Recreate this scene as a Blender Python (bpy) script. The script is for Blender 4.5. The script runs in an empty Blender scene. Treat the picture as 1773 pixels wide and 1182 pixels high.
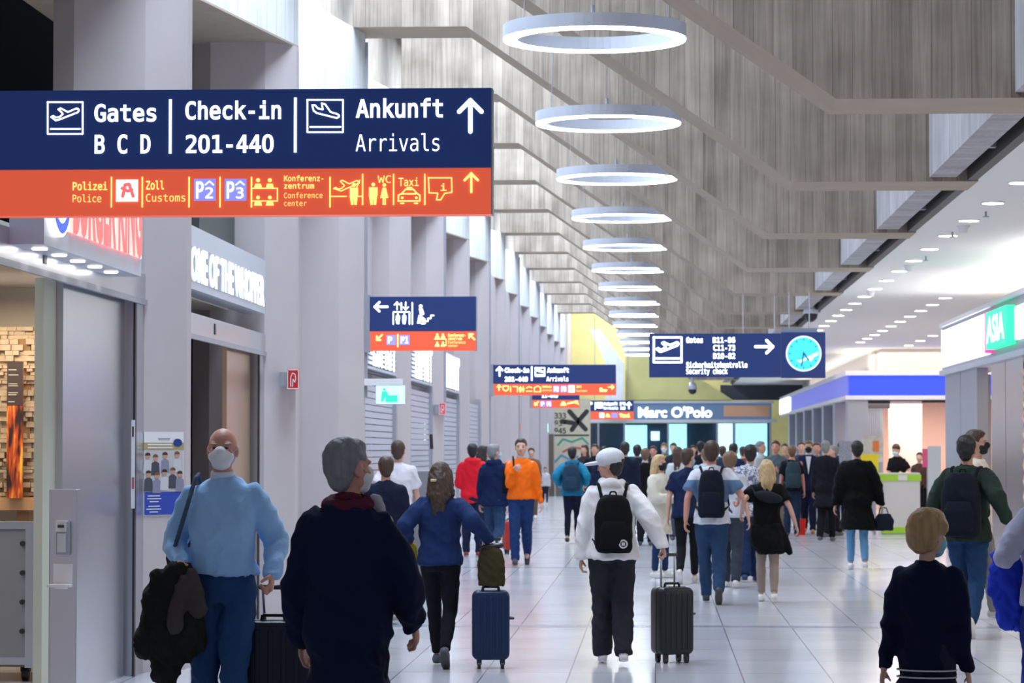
import bpy, bmesh, math, random
from mathutils import Vector, Matrix, Euler, noise
random.seed(7)
S = bpy.context.scene
C = S.collection
PI = math.pi

# ---------------------------------------------------------------- camera, world, exposure
FPX = 5000.0
VPX, VPY = 1134.0, 777.0
EYE = Vector((0, 0, 1.6))
_yaw = math.atan2(VPX - 886.5, FPX)
_pit = math.atan2(VPY - 591.0, math.hypot(FPX, VPX - 886.5))
cam_d = bpy.data.cameras.new('camera')
cam = bpy.data.objects.new('camera', cam_d)
C.objects.link(cam)
cam.location = EYE
cam.rotation_euler = (PI / 2 + _pit, 0, _yaw)
cam_d.sensor_width = 36.0
cam_d.lens = 36.0 * FPX / 1773.0
cam_d.clip_end = 500
cam_d.dof.use_dof = True
cam_d.dof.focus_distance = 15.5
cam_d.dof.aperture_fstop = 9.0
S.camera = cam
CR = cam.rotation_euler.to_matrix()

S.view_settings.view_transform = 'Standard'
S.view_settings.look = 'None'
S.view_settings.gamma = 1.0
S.view_settings.use_curve_mapping = False
S.view_settings.exposure = 0.45

w = bpy.data.worlds.new('daylight')
S.world = w
w.use_nodes = True
w.node_tree.nodes['Background'].inputs[0].default_value = (0.78, 0.85, 1.0, 1)
w.node_tree.nodes['Background'].inputs[1].default_value = 0.20


def area(name, loc, size, power, color, rot=(0, 0, 0)):
    l = bpy.data.lights.new(name, 'AREA')
    l.shape = 'RECTANGLE'
    l.size, l.size_y = size
    l.energy = power
    l.color = color
    o = bpy.data.objects.new(name, l)
    o.location = loc
    o.rotation_euler = rot
    C.objects.link(o)
    return o


# daylight falling through the roof lights between the concrete fins
for k in range(15):
    area('skylight_daylight', (-2.4, 18.2 + 6.4 * k, 8.6), (2.0, 4.6), 450, (0.70, 0.84, 1.0))
area('skylight_daylight', (-0.5, 116.5, 8.6), (5.0, 4.0), 500, (0.9, 0.93, 1.0))
# uplights added to brighten the white ceiling, no real cove lamps
for x_, y_, l_ in ((5.0, 40.0, 12.0), (5.3, 90.0, 30.0), (9.5, 55.0, 14.0)):
    area('ceiling_uplight_fill', (x_, y_, 3.68), (.4, l_), 60, (1.0, .93, .88), (PI, 0, 0))
# area lights added for shop light on the right; the ceiling has only downlights
for k in range(5):
    area('right_side_fill', (6.6, 20 + 13 * k, 4.02), (5.0, 8.0), 210, (1.0, 0.90, 0.80))


def P(x, y, Y):
    """world point on the plane at depth Y seen at photo position x, y"""
    d = CR @ Vector((x - 886.5, -(y - 591.0), -FPX))
    return EYE + d * (Y / d.y)


def G(x, y):
    d = CR @ Vector((x - 886.5, -(y - 591.0), -FPX))
    return EYE + d * (-EYE.z / d.z)


# ---------------------------------------------------------------- materials
MATS = {}


def mat(name, col, rough=0.6, metal=0.0, emit=None, estr=0.0, bump=0.0, bscale=40.0, var=0.0, vscale=8.0, spec=None, trans=0.0, vstretch=(1, 1, 1), coat=0.0):
    if name in MATS:
        return MATS[name]
    m = bpy.data.materials.new(name)
    m.use_nodes = True
    n = m.node_tree.nodes
    l = m.node_tree.links
    b = n['Principled BSDF']
    b.inputs['Base Color'].default_value = (*col, 1)
    b.inputs['Roughness'].default_value = rough
    b.inputs['Metallic'].default_value = metal
    if spec is not None:
        b.inputs['Specular IOR Level'].default_value = spec
    if trans:
        b.inputs['Transmission Weight'].default_value = trans
    if coat:
        b.inputs['Coat Weight'].default_value = coat
    if emit:
        b.inputs['Emission Color'].default_value = (*emit, 1)
        b.inputs['Emission Strength'].default_value = estr
    if bump or var:
        tc = n.new('ShaderNodeTexCoord')
        mp = n.new('ShaderNodeMapping')
        mp.inputs['Scale'].default_value = vstretch
        l.new(tc.outputs['Object'], mp.inputs[0])
    if var:
        t = n.new('ShaderNodeTexNoise')
        t.inputs['Scale'].default_value = vscale
        t.inputs['Detail'].default_value = 5
        l.new(mp.outputs[0], t.inputs['Vector'])
        mx = n.new('ShaderNodeMix')
        mx.data_type = 'RGBA'
        mx.inputs[6].default_value = (*[c * (1 - var) for c in col], 1)
        mx.inputs[7].default_value = (*[min(1, c * (1 + var)) for c in col], 1)
        l.new(t.outputs['Fac'], mx.inputs[0])
        l.new(mx.outputs[2], b.inputs['Base Color'])
    if bump:
        t2 = n.new('ShaderNodeTexNoise')
        t2.inputs['Scale'].default_value = bscale
        t2.inputs['Detail'].default_value = 3
        l.new(mp.outputs[0], t2.inputs['Vector'])
        bp = n.new('ShaderNodeBump')
        bp.inputs['Strength'].default_value = bump
        bp.inputs['Distance'].default_value = 0.01
        l.new(t2.outputs['Fac'], bp.inputs['Height'])
        l.new(bp.outputs[0], b.inputs['Normal'])
    MATS[name] = m
    return m


def concrete(name, c1, c2, axis='X', board=0.14):
    """board-marked concrete: upright boards with grain streaks"""
    m = bpy.data.materials.new(name)
    m.use_nodes = True
    n, l = m.node_tree.nodes, m.node_tree.links
    b = n['Principled BSDF']
    b.inputs['Roughness'].default_value = 0.85
    tc = n.new('ShaderNodeTexCoord')
    sx = n.new('ShaderNodeSeparateXYZ')
    l.new(tc.outputs['Object'], sx.inputs[0])
    dv = n.new('ShaderNodeMath'); dv.operation = 'DIVIDE'; dv.inputs[1].default_value = board
    l.new(sx.outputs[axis], dv.inputs[0])
    fl = n.new('ShaderNodeMath'); fl.operation = 'FLOOR'
    l.new(dv.outputs[0], fl.inputs[0])
    fr = n.new('ShaderNodeMath'); fr.operation = 'FRACT'
    l.new(dv.outputs[0], fr.inputs[0])
    wn = n.new('ShaderNodeTexWhiteNoise'); wn.noise_dimensions = '1D'
    l.new(fl.outputs[0], wn.inputs['W'])
    mp = n.new('ShaderNodeMapping')
    mp.inputs['Scale'].default_value = (34, 34, 1.3)
    l.new(tc.outputs['Object'], mp.inputs[0])
    t1 = n.new('ShaderNodeTexNoise'); t1.inputs['Scale'].default_value = 1.0; t1.inputs['Detail'].default_value = 6
    l.new(mp.outputs[0], t1.inputs['Vector'])
    t2 = n.new('ShaderNodeTexNoise'); t2.inputs['Scale'].default_value = 2.2; t2.inputs['Detail'].default_value = 8
    l.new(tc.outputs['Object'], t2.inputs['Vector'])
    a1 = n.new('ShaderNodeMath'); a1.operation = 'MULTIPLY_ADD'; a1.inputs[1].default_value = 0.22
    l.new(wn.outputs['Value'], a1.inputs[0])
    a2 = n.new('ShaderNodeMath'); a2.operation = 'MULTIPLY'; a2.inputs[1].default_value = 0.62
    l.new(t1.outputs['Fac'], a2.inputs[0]); l.new(a2.outputs[0], a1.inputs[2])
    a3 = n.new('ShaderNodeMath'); a3.operation = 'MULTIPLY_ADD'; a3.inputs[1].default_value = 0.7
    l.new(t2.outputs['Fac'], a3.inputs[0]); l.new(a1.outputs[0], a3.inputs[2])
    mr = n.new('ShaderNodeMapRange'); mr.inputs[1].default_value = 0.5; mr.inputs[2].default_value = 1.05
    l.new(a3.outputs[0], mr.inputs[0])
    mx = n.new('ShaderNodeMix'); mx.data_type = 'RGBA'
    mx.inputs[6].default_value = (*c1, 1); mx.inputs[7].default_value = (*c2, 1)
    l.new(mr.outputs[0], mx.inputs[0])
    gap = n.new('ShaderNodeMath'); gap.operation = 'LESS_THAN'; gap.inputs[1].default_value = 0.05
    l.new(fr.outputs[0], gap.inputs[0])
    gm = n.new('ShaderNodeMath'); gm.operation = 'MULTIPLY'; gm.inputs[1].default_value = 0.45
    l.new(gap.outputs[0], gm.inputs[0])
    mx2 = n.new('ShaderNodeMix'); mx2.data_type = 'RGBA'
    l.new(gm.outputs[0], mx2.inputs[0]); l.new(mx.outputs[2], mx2.inputs[6])
    mx2.inputs[7].default_value = (c1[0] * .45, c1[1] * .42, c1[2] * .4, 1)
    l.new(mx2.outputs[2], b.inputs['Base Color'])
    bp = n.new('ShaderNodeBump'); bp.inputs['Strength'].default_value = 0.4; bp.inputs['Distance'].default_value = 0.02
    l.new(a1.outputs[0], bp.inputs['Height']); l.new(bp.outputs[0], b.inputs['Normal'])
    MATS[name] = m
    return m


FIN = concrete('board_marked_concrete', (0.17, 0.138, 0.110), (0.41, 0.345, 0.285))
PANEL = concrete('pale_wall_concrete', (0.60, 0.60, 0.62), (0.80, 0.81, 0.84), 'Y', 0.30)
BEAMC = concrete('beam_concrete', (0.30, 0.29, 0.31), (0.52, 0.50, 0.52), 'Y', 0.10)
YELLOWC = mat('yellow_lit_concrete', (0.62, 0.57, 0.24), 0.8, var=0.2, vscale=1.2, bump=.2)  # yellowish light of the far end put into the concrete colour
PIER = mat('pier_paint', (0.53, 0.475, 0.49), 0.55, var=0.05, vscale=3, bump=0.05)
SOFFIT = mat('white_ceiling', (0.80, 0.78, 0.75), 0.6)
STEEL = mat('brushed_steel', (0.55, 0.57, 0.63), 0.28, 0.9, bump=0.03, bscale=120, vstretch=(1, 1, .02))
WARMSTEEL = mat('orange_lit_door_steel', (0.62, 0.42, 0.28), 0.3, 0.75)  # steel tinted with the orange light seen on the door
STEELW = mat('pink_lit_steel', (0.66, 0.56, 0.54), 0.25, 0.85)  # stainless panels, the pinkish light they mirror put into the colour
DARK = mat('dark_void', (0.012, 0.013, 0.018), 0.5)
BLACKP = mat('black_plastic', (0.02, 0.02, 0.022), 0.4)
GREYM = mat('grey_metal', (0.38, 0.40, 0.46), 0.4, 0.4)
LGREY = mat('light_grey_metal', (0.62, 0.66, 0.76), 0.35, 0.3)
WHITEP = mat('white_plastic', (0.8, 0.8, 0.82), 0.4)
RED = mat('red_enamel', (0.62, 0.02, 0.03), 0.4)
SIGNBLUE = mat('sign_blue', (0.008, 0.022, 0.10), 0.45, emit=(0.008, 0.03, 0.16), estr=0.35)
SIGNORANGE = mat('sign_orange', (0.55, 0.075, 0.035), 0.4, emit=(0.85, 0.115, 0.05), estr=0.5)
LIT = mat('lit_white', (0.8, 0.85, 0.9), 0.5, emit=(0.86, 0.95, 1.0), estr=1.5)
LITY = mat('lit_yellow', (0.9, 0.8, 0.3), 0.5, emit=(1.0, 0.72, 0.16), estr=1.1)
LITB = mat('lit_lilac_blue', (0.2, 0.2, 0.7), 0.5, emit=(0.20, 0.22, 0.75), estr=0.9)
LITR = mat('lit_red', (0.9, 0.1, 0.1), 0.5, emit=(1.0, 0.10, 0.10), estr=1.2)
LITG = mat('lit_green', (0.02, 0.6, 0.25), 0.5, emit=(0.02, 0.75, 0.30), estr=1.2)
LITROY = mat('lit_royal_blue', (0.02, 0.04, 0.6), 0.5, emit=(0.015, 0.045, 0.80), estr=1.1)
RING = mat('ring_diffuser', (0.9, 0.95, 1), 0.5, emit=(0.85, 0.93, 1.0), estr=12.0)
DOWN = mat('downlight_glow', (1, 1, 1), 0.5, emit=(1.0, 0.95, 0.88), estr=9.0)


# ---------------------------------------------------------------- geometry helpers
def link(name, bm, m, parent=None, smooth=False, bevel=0.0):
    me = bpy.data.meshes.new(name)
    bmesh.ops.recalc_face_normals(bm, faces=bm.faces)
    bm.to_mesh(me)
    bm.free()
    if smooth:
        me.polygons.foreach_set('use_smooth', [True] * len(me.polygons))
    me.materials.append(m)
    o = bpy.data.objects.new(name, me)
    C.objects.link(o)
    if parent:
        o.parent = parent
    if bevel:
        md = o.modifiers.new('bevel', 'BEVEL')
        md.width = bevel
        md.segments = 2
        md.limit_method = 'ANGLE'
    return o


def empty(name, loc, label=None, cat=None, group=None, rz=0.0):
    o = bpy.data.objects.new(name, None)
    o.location = loc
    o.rotation_euler = (0, 0, rz)
    o.empty_display_size = 0.1
    C.objects.link(o)
    tag(o, label, cat, group)
    return o


def tag(o, label=None, cat=None, group=None, kind=None):
    if label: o['label'] = label
    if cat: o['category'] = cat
    if group: o['group'] = group
    if kind: o['kind'] = kind
    return o


def struct(o):
    o['kind'] = 'structure'
    return o


def box(bm, x0, x1, y0, y1, z0, z1):
    vs = [bm.verts.new((x, y, z)) for z in (z0, z1) for x, y in ((x0, y0), (x1, y0), (x1, y1), (x0, y1))]
    for f in ((3, 2, 1, 0), (4, 5, 6, 7), (0, 1, 5, 4), (1, 2, 6, 5), (2, 3, 7, 6), (3, 0, 4, 7)):
        bm.faces.new([vs[i] for i in f])


def bx(*a):
    bm = bmesh.new()
    box(bm, *a)
    return bm


def prism(bm, pts, y0, y1, plane='XZ'):
    """polygon extruded: XZ along y, XY along z, YZ along x"""
    def mk(a, b, d):
        return {'XZ': (a, d, b), 'XY': (a, b, d), 'YZ': (d, a, b)}[plane]
    A = [bm.verts.new(mk(a, b, y0)) for a, b in pts]
    B = [bm.verts.new(mk(a, b, y1)) for a, b in pts]
    bm.faces.new(A)
    bm.faces.new(B[::-1])
    n = len(pts)
    for i in range(n):
        bm.faces.new((A[i], A[(i + 1) % n], B[(i + 1) % n], B[i]))


def cyl(bm, p0, p1, r0, r1=None, n=16, sq=1.0):
    r1 = r0 if r1 is None else r1
    p0, p1 = Vector(p0), Vector(p1)
    d = (p1 - p0).normalized()
    a = Vector((0, 0, 1)) if abs(d.z) < 0.9 else Vector((1, 0, 0))
    u = d.cross(a).normalized()
    v = d.cross(u)
    A = [bm.verts.new(p0 + (u * math.cos(2 * PI * i / n) + v * sq * math.sin(2 * PI * i / n)) * r0) for i in range(n)]
    B = [bm.verts.new(p1 + (u * math.cos(2 * PI * i / n) + v * sq * math.sin(2 * PI * i / n)) * r1) for i in range(n)]
    bm.faces.new(A[::-1])
    bm.faces.new(B)
    for i in range(n):
        bm.faces.new((A[i], A[(i + 1) % n], B[(i + 1) % n], B[i]))


def tube(bm, pts, r, n=8):
    for i in range(len(pts) - 1):
        cyl(bm, pts[i], pts[i + 1], r, n=n)


def ell(bm, c, r, rot=None, sub=2):
    M = Matrix.Translation(Vector(c)) @ (rot.to_4x4() if rot else Matrix.Identity(4)) @ Matrix.Diagonal((*r, 1))
    bmesh.ops.create_icosphere(bm, subdivisions=sub, radius=1.0, matrix=M)


def loft(bm, rings, n=20, axis=None):
    """rings: (centre, rx, ry[, exponent]) stacked; rx along local x, ry along local y"""
    R = []
    for k, rg in enumerate(rings):
        c, rx, ry = Vector(rg[0]), rg[1], rg[2]
        ex = rg[3] if len(rg) > 3 else 1.0
        vs = []
        for i in range(n):
            t = 2 * PI * i / n
            ct, st = math.cos(t), math.sin(t)
            ct = math.copysign(abs(ct) ** ex, ct)
            st = math.copysign(abs(st) ** ex, st)
            vs.append(bm.verts.new(c + Vector((ct * rx, st * ry, 0))))
        R.append(vs)
    bm.faces.new(R[0][::-1])
    bm.faces.new(R[-1])
    for a, b in zip(R[:-1], R[1:]):
        for i in range(n):
            bm.faces.new((a[i], a[(i + 1) % n], b[(i + 1) % n], b[i]))


def rbox(bm, x0, x1, y0, y1, z0, z1, r=0.03, n=5, plane='XZ'):
    """rounded-corner slab: rounded outline in XZ, extruded in y"""
    pts = []
    for cx, cz, a0 in ((x1 - r, z1 - r, 0), (x0 + r, z1 - r, 90), (x0 + r, z0 + r, 180), (x1 - r, z0 + r, 270)):
        for i in range(n + 1):
            a = math.radians(a0 + 90 * i / n)
            pts.append((cx + r * math.cos(a), cz + r * math.sin(a)))
    prism(bm, pts, y0, y1)


# ---------------------------------------------------------------- lettering
try:
    import os
    _f = os.path.join(bpy.utils.resource_path('LOCAL'), 'datafiles', 'fonts', 'DejaVuSansMono.woff2')
    MONO = bpy.data.fonts.load(_f)
except Exception:
    MONO = None


def text_bm(body, bold=0.0, mono=True, serif=False):
    cu = bpy.data.curves.new('t', 'FONT')
    cu.body = body.replace('0', 'O') if mono else body
    cu.resolution_u = 3
    if mono and MONO:
        cu.font = MONO
    cu.offset = bold
    o = bpy.data.objects.new('t', cu)
    C.objects.link(o)
    dg = bpy.context.evaluated_depsgraph_get()
    me = bpy.data.meshes.new_from_object(o.evaluated_get(dg))
    bpy.data.objects.remove(o)
    bm = bmesh.new()
    bm.from_mesh(me)
    bpy.data.meshes.remove(me)
    return bm


_capcache = {}


def capheight(mono):
    if mono not in _capcache:
        b = text_bm('H', 0, mono)
        _capcache[mono] = (min(v.co.y for v in b.verts), max(v.co.y for v in b.verts))
        b.free()
    return _capcache[mono]


def lettering(parent, name, body, fn, w2, cap, m, bold=0.015, mono=True):
    """flat letters; fn maps (u across, v up) in metres to parent coordinates; w2 = total width, cap = capital height"""
    bm = text_bm(body, bold, mono)
    xs = [v.co.x for v in bm.verts]
    x0, x1 = min(xs), max(xs)
    c0, c1 = capheight(mono)
    sx = w2 / (x1 - x0)
    sy = cap / (c1 - c0)
    for v in bm.verts:
        v.co = fn((v.co.x - x0) * sx, (v.co.y - c0) * sy)
    me = bpy.data.meshes.new(name)
    bm.to_mesh(me)
    bm.free()
    me.materials.append(m)
    o = bpy.data.objects.new(name, me)
    C.objects.link(o)
    o.parent = parent
    return o


class Board:
    """a camera-ward facing sign whose artwork is laid out in photo units on its front plane"""
    def __init__(self, root, Y):
        self.r, self.Y = root, Y
        self.o = root.location

    def pt(self, x, y, d=0.004):
        p = P(x, y, self.Y)
        return Vector((p.x - self.o.x, -d - (self.o.y - self.Y), p.z - self.o.z))

    def rect(self, name, x0, y0, x1, y1, m, d0=0.0, d1=0.003, parent=None):
        a, b = self.pt(x0, y1), self.pt(x1, y0)
        y = self.Y - self.o.y
        return link(name, bx(a.x, b.x, y - d1, y - d0, a.z, b.z), m, parent or self.r)

    def text(self, name, body, x0, x1, ybase, ycap, m, bold=0.015, d=0.005, mono=True):
        a, b = self.pt(x0, ybase, d), self.pt(x1, ycap, d)
        return lettering(self.r, name, body, lambda u, v: Vector((a.x + u, a.y, a.z + v)), b.x - a.x, b.z - a.z, m, bold, mono)

    def strokes(self, name, polys, wpx, m, d=0.006, parent=None):
        """ribbons of width wpx along polylines in photo units"""
        bm = bmesh.new()
        s = self.Y / FPX
        hw = wpx * s / 2
        for pl in polys:
            pts = [self.pt(x, y, d) for x, y in pl]
            for i, (p, q) in enumerate(zip(pts[:-1], pts[1:])):
                t = (q - p)
                if t.length < 1e-6: continue
                t.normalize()
                nrm = Vector((-t.z, 0, t.x)) * hw
                dy = Vector((0, -0.0002 * (i % 3), 0))
                bm.faces.new([bm.verts.new(c + dy) for c in (p - nrm, q - nrm, q + nrm, p + nrm)])
            for i, p in enumerate(pts):
                k = 8
                bm.faces.new([bm.verts.new(p + Vector((hw * math.cos(2 * PI * j / k), -0.0007, hw * math.sin(2 * PI * j / k)))) for j in range(k)])
        me = bpy.data.meshes.new(name)
        bm.to_mesh(me)
        bm.free()
        me.materials.append(m)
        o = bpy.data.objects.new(name, me)
        C.objects.link(o)
        o.parent = parent or self.r
        return o

    def fills(self, name, polys, m, d=0.006, parent=None):
        bm = bmesh.new()
        for i, pl in enumerate(polys):
            bm.faces.new([bm.verts.new(self.pt(x, y, d + 0.0003 * i)) for x, y in pl])
        bmesh.ops.triangulate(bm, faces=bm.faces)
        me = bpy.data.meshes.new(name)
        bm.to_mesh(me)
        bm.free()
        me.materials.append(m)
        o = bpy.data.objects.new(name, me)
        C.objects.link(o)
        o.parent = parent or self.r
        return o


def circ(cx, cy, rx, ry=None, n=14):
    ry = rx if ry is None else ry
    return [(cx + rx * math.cos(2 * PI * i / n), cy + ry * math.sin(2 * PI * i / n)) for i in range(n)]


def manfig(cx, ytop, h, dress=False, wide=1.0):
    """pictogram of a standing figure as fill polygons"""
    u = h / 10.0
    ww = wide
    f = [circ(cx, ytop + .9 * u, .85 * u * ww)]
    if dress:
        f.append([(cx - .8 * u, ytop + 2.1 * u), (cx + .8 * u, ytop + 2.1 * u), (cx + 1.9 * u, ytop + 6.8 * u), (cx - 1.9 * u, ytop + 6.8 * u)])
        f.append([(cx - .75 * u, ytop + 6.5 * u), (cx - .1 * u, ytop + 6.5 * u), (cx - .1 * u, ytop + 10 * u), (cx - .75 * u, ytop + 10 * u)])
        f.append([(cx + .1 * u, ytop + 6.5 * u), (cx + .75 * u, ytop + 6.5 * u), (cx + .75 * u, ytop + 10 * u), (cx + .1 * u, ytop + 10 * u)])
    else:
        f.append([(cx - 1.9 * u, ytop + 2.1 * u), (cx + 1.9 * u, ytop + 2.1 * u), (cx + 1.9 * u, ytop + 5.8 * u), (cx + 1.3 * u, ytop + 5.8 * u), (cx + 1.2 * u, ytop + 10 * u),
                  (cx + .2 * u, ytop + 10 * u), (cx, ytop + 6 * u), (cx - .2 * u, ytop + 10 * u), (cx - 1.2 * u, ytop + 10 * u), (cx - 1.3 * u, ytop + 5.8 * u), (cx - 1.9 * u, ytop + 5.8 * u)])
    return f
# ================================================================ the hall: floor, ceiling, walls
YEND = 115.0


def floor_mat():
    m = bpy.data.materials.new('polished_floor_tiles')
    m.use_nodes = True
    n, l = m.node_tree.nodes, m.node_tree.links
    b = n['Principled BSDF']
    tc = n.new('ShaderNodeTexCoord')
    br = n.new('ShaderNodeTexBrick')
    br.offset = 0.0
    br.inputs['Scale'].default_value = 1.0
    br.inputs['Brick Width'].default_value = 0.61
    br.inputs['Row Height'].default_value = 1.22
    br.inputs['Mortar Size'].default_value = 0.006
    br.inputs['Mortar Smooth'].default_value = 0.2
    br.inputs['Color1'].default_value = (0.50, 0.50, 0.54, 1)
    br.inputs['Color2'].default_value = (0.56, 0.56, 0.60, 1)
    br.inputs['Mortar'].default_value = (0.20, 0.20, 0.24, 1)
    l.new(tc.outputs['Object'], br.inputs['Vector'])
    t = n.new('ShaderNodeTexNoise')
    t.inputs['Scale'].default_value = 0.9
    t.inputs['Detail'].default_value = 6
    l.new(tc.outputs['Object'], t.inputs['Vector'])
    mx = n.new('ShaderNodeMix'); mx.data_type = 'RGBA'; mx.blend_type = 'MULTIPLY'
    mx.inputs[0].default_value = 0.5
    l.new(br.outputs['Color'], mx.inputs[6])
    cr = n.new('ShaderNodeMapRange'); cr.inputs[1].default_value = 0.3; cr.inputs[2].default_value = 0.7
    cr.inputs[3].default_value = 0.8; cr.inputs[4].default_value = 1.1
    l.new(t.outputs['Fac'], cr.inputs[0])
    l.new(cr.outputs[0], mx.inputs[7])
    l.new(mx.outputs[2], b.inputs['Base Color'])
    b.inputs['Roughness'].default_value = 0.16
    b.inputs['Specular IOR Level'].default_value = 0.55
    return m


fb = bx(-12, 16, 6, 122, -0.2, 0)
struct(link('floor', fb, floor_mat()))

# darker band of tiles crossing the hall every bay
for k in range(6):
    y0 = 26.0 + 12.8 * k
    struct(link('trim_%d' % (k + 1), bx(-3.4, 4.6, y0, y0 + 0.3, 0.0, 0.002), mat('dark_tile_band', (0.30, 0.30, 0.35), 0.2)))

FINB = mat('fin_underside_tan', (.40, .33, .25), .8, var=.15, vscale=3, bump=.15)  # warmer tan for the fin undersides, without board marks
# fins of folded concrete across the hall
for k in range(-1, 14):
    y = 20.5 + 6.4 * k
    bm = bmesh.new()
    prism(bm, [(-3.5, 8.8), (-3.5, 6.5), (-2.18, 6.5), (1.29, 4.08), (3.0, 4.08), (3.0, 8.8)], y, y + 0.95)
    o = link('concrete_fin', bm, FIN)
    o.data.materials.append(FINB)
    for f_ in o.data.polygons:
        if f_.normal.z < -.3: f_.material_index = 1
    tag(o, 'folded concrete roof beam crossing the hall above the ring lamps', 'ceiling beam', 'concrete roof beams over the hall', 'structure')
# long beam joining the fins on the right, roof slab and soffit edge
struct(link('ceiling_beam', bx(2.55, 2.8, 12.5, 110, 4.12, 8.8), BEAMC))
struct(link('ceiling_roof', bx(-0.6, 3.2, 12.5, 112, 8.8, 9.0), FIN))
struct(link('trim_7', bx(2.9, 2.99, 12, 112, 4.09, 4.7), mat('soffit_edge_brown', (0.035, 0.03, 0.03), 0.5)))
for k in range(28):
    y = 15 + 3.2 * k
    struct(link('trim_%d' % (8 + k), bx(2.8, 2.9, y, y + .12, 4.16, 4.24), BEAMC))
struct(link('ceiling', bx(2.99, 16, 12, YEND, 4.1, 4.3), SOFFIT))
struct(link('wall_right', bx(15.8, 16, 12, YEND, 0, 4.1), SOFFIT))

# left side: piers with an angled corner, folded upper wall panels
PX, PE = -3.67, -3.41
for k in range(-1, 15):
    y = 20.6 + 6.4 * k
    bm = bmesh.new()
    prism(bm, [(-4.37, y + .14), (-4.19, y), (PX, y), (PE, y + .30), (PE, y + 0.50), (-3.6, y + .95), (-4.37, y + 0.95)], 0, 5.44, 'XY')
    o = link('wall_pier', bm, PIER)
    tag(o, 'tall pale pier with an angled corner along the left of the hall', 'pier', 'piers along the left of the hall', 'structure')
    bm = bmesh.new()
    prism(bm, [(PE, y + .45), (PE - .12, y + .95), (-4.5, y - 5.45), (-4.36, y - 5.6)], 5.46, 6.5, 'XY')
    struct(link('wall_left', bm, PANEL))
    bm = bmesh.new()
    prism(bm, [(PE, y + .45), (PE - .12, y + 0.95), (-5.4, y + 0.95), (-5.4, y - 5.6), (-4.36, y - 5.6)], 5.44, 5.46, 'XY')
    struct(link('ceiling_niche', bm, mat('soffit_concrete', (0.40, 0.33, 0.27), .85, var=.15)))
    if k in (2, 4, 6, 8, 10):
        struct(link('wall_conduit', bx(PE - .005, PE + .03, y + .44, y + .48, 0.0 if k > 5 else 2.2, 6.4), GREYM))
struct(link('wall_left_upper', bx(-4.6, -4.4, 8, 112, 6.5, 8.8), FIN))
struct(link('wall_left_back', bx(-5.4, -5.2, 34.5, 112, 0, 6.5), mat('recess_paint', (0.50, 0.50, 0.55), .6)))
# far end
struct(link('wall_far', bx(-6, 16, YEND + 4.5, YEND + 4.8, 0, 9.0), YELLOWC))
struct(link('wall_left_far', bx(-6, -3.45, 110.4, YEND + 4.5, 0, 8.8), PIER))
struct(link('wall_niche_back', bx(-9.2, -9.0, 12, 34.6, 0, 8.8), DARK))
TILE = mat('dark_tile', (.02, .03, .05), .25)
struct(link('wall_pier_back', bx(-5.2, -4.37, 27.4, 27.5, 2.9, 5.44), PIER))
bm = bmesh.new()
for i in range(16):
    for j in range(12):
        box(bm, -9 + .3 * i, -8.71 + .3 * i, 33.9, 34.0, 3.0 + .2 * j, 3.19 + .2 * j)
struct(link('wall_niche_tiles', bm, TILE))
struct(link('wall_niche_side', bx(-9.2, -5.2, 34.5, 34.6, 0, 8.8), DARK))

# far end: stair housings tinted as yellow-lit and beams under the roof light
bm = bmesh.new()
prism(bm, [(-1.15, 3.5), (-1.15, 5.3), (-.55, 5.55), (2.1, 4.1), (3.0, 3.5)], 112.2, 114.6)
struct(link('wall_stair_housing', bm, YELLOWC))
bm = bmesh.new()
prism(bm, [(-2.5, 6.2), (-2.1, 6.2), (-1.2, 4.9), (-1.2, 3.4), (-1.9, 3.4), (-1.9, 4.9)], 111.2, 112.1)
struct(link('wall_stair_beam', bm, PANEL))
struct(link('wall_void', bx(2.55, 7.4, 113.0, 113.2, 3.5, 4.09), mat('dark_blue_void', (0.05, 0.06, 0.09), .5)))

for x in (-1.0, -.5, 0.02):
    struct(link('ceiling_purlin', bx(x - .1, x + .1, 12.5, 112, 8.78, 8.9), GREYM))
# ================================================================ ring lamps
for k in range(14):
    y = 24.6 + 6.4 * k
    cx = -0.51 + 0.012 * k
    r = empty('ring_lamp', (cx, y, 5.09), 'large white ring lamp hanging on thin wires in the row down the hall', 'ceiling lamp')
    nth = ['nearest', 'second', 'third', 'fourth', 'fifth', 'sixth', 'seventh', 'eighth', 'ninth', 'tenth', 'eleventh', 'twelfth', 'thirteenth', 'farthest'][k]
    r['label'] = 'hanging white glowing ring lamp, %s in the row down the hall' % nth
    r['group'] = 'ring lamps hanging in a row'
    n = 64 if k < 5 else 40

    def ringbm(ri, ro, z0, z1):
        bm = bmesh.new()
        L = []
        for rr, zz in ((ri, z0), (ro, z0), (ro, z1), (ri, z1)):
            L.append([bm.verts.new((rr * math.cos(2 * PI * i / n), rr * math.sin(2 * PI * i / n), zz)) for i in range(n)])
        for a in range(4):
            for i in range(n):
                bm.faces.new((L[a][i], L[a][(i + 1) % n], L[(a + 1) % 4][(i + 1) % n], L[(a + 1) % 4][i]))
        return bm
    link('housing', ringbm(.665, .785, .012, .125), LGREY, r)
    link('diffuser', ringbm(.672, .778, -.004, .0115), RING, r)
    for a in (30, 150, 270):
        x, yy = .725 * math.cos(math.radians(a)), .725 * math.sin(math.radians(a))
        bm = bmesh.new()
        cyl(bm, (x, yy, .125), (x * .8, yy * .8, 3.7), .0045, n=6)
        cyl(bm, (x, yy, .12), (x, yy, .19), .016, n=8)
        link('wire', bm, GREYM, r)

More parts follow.
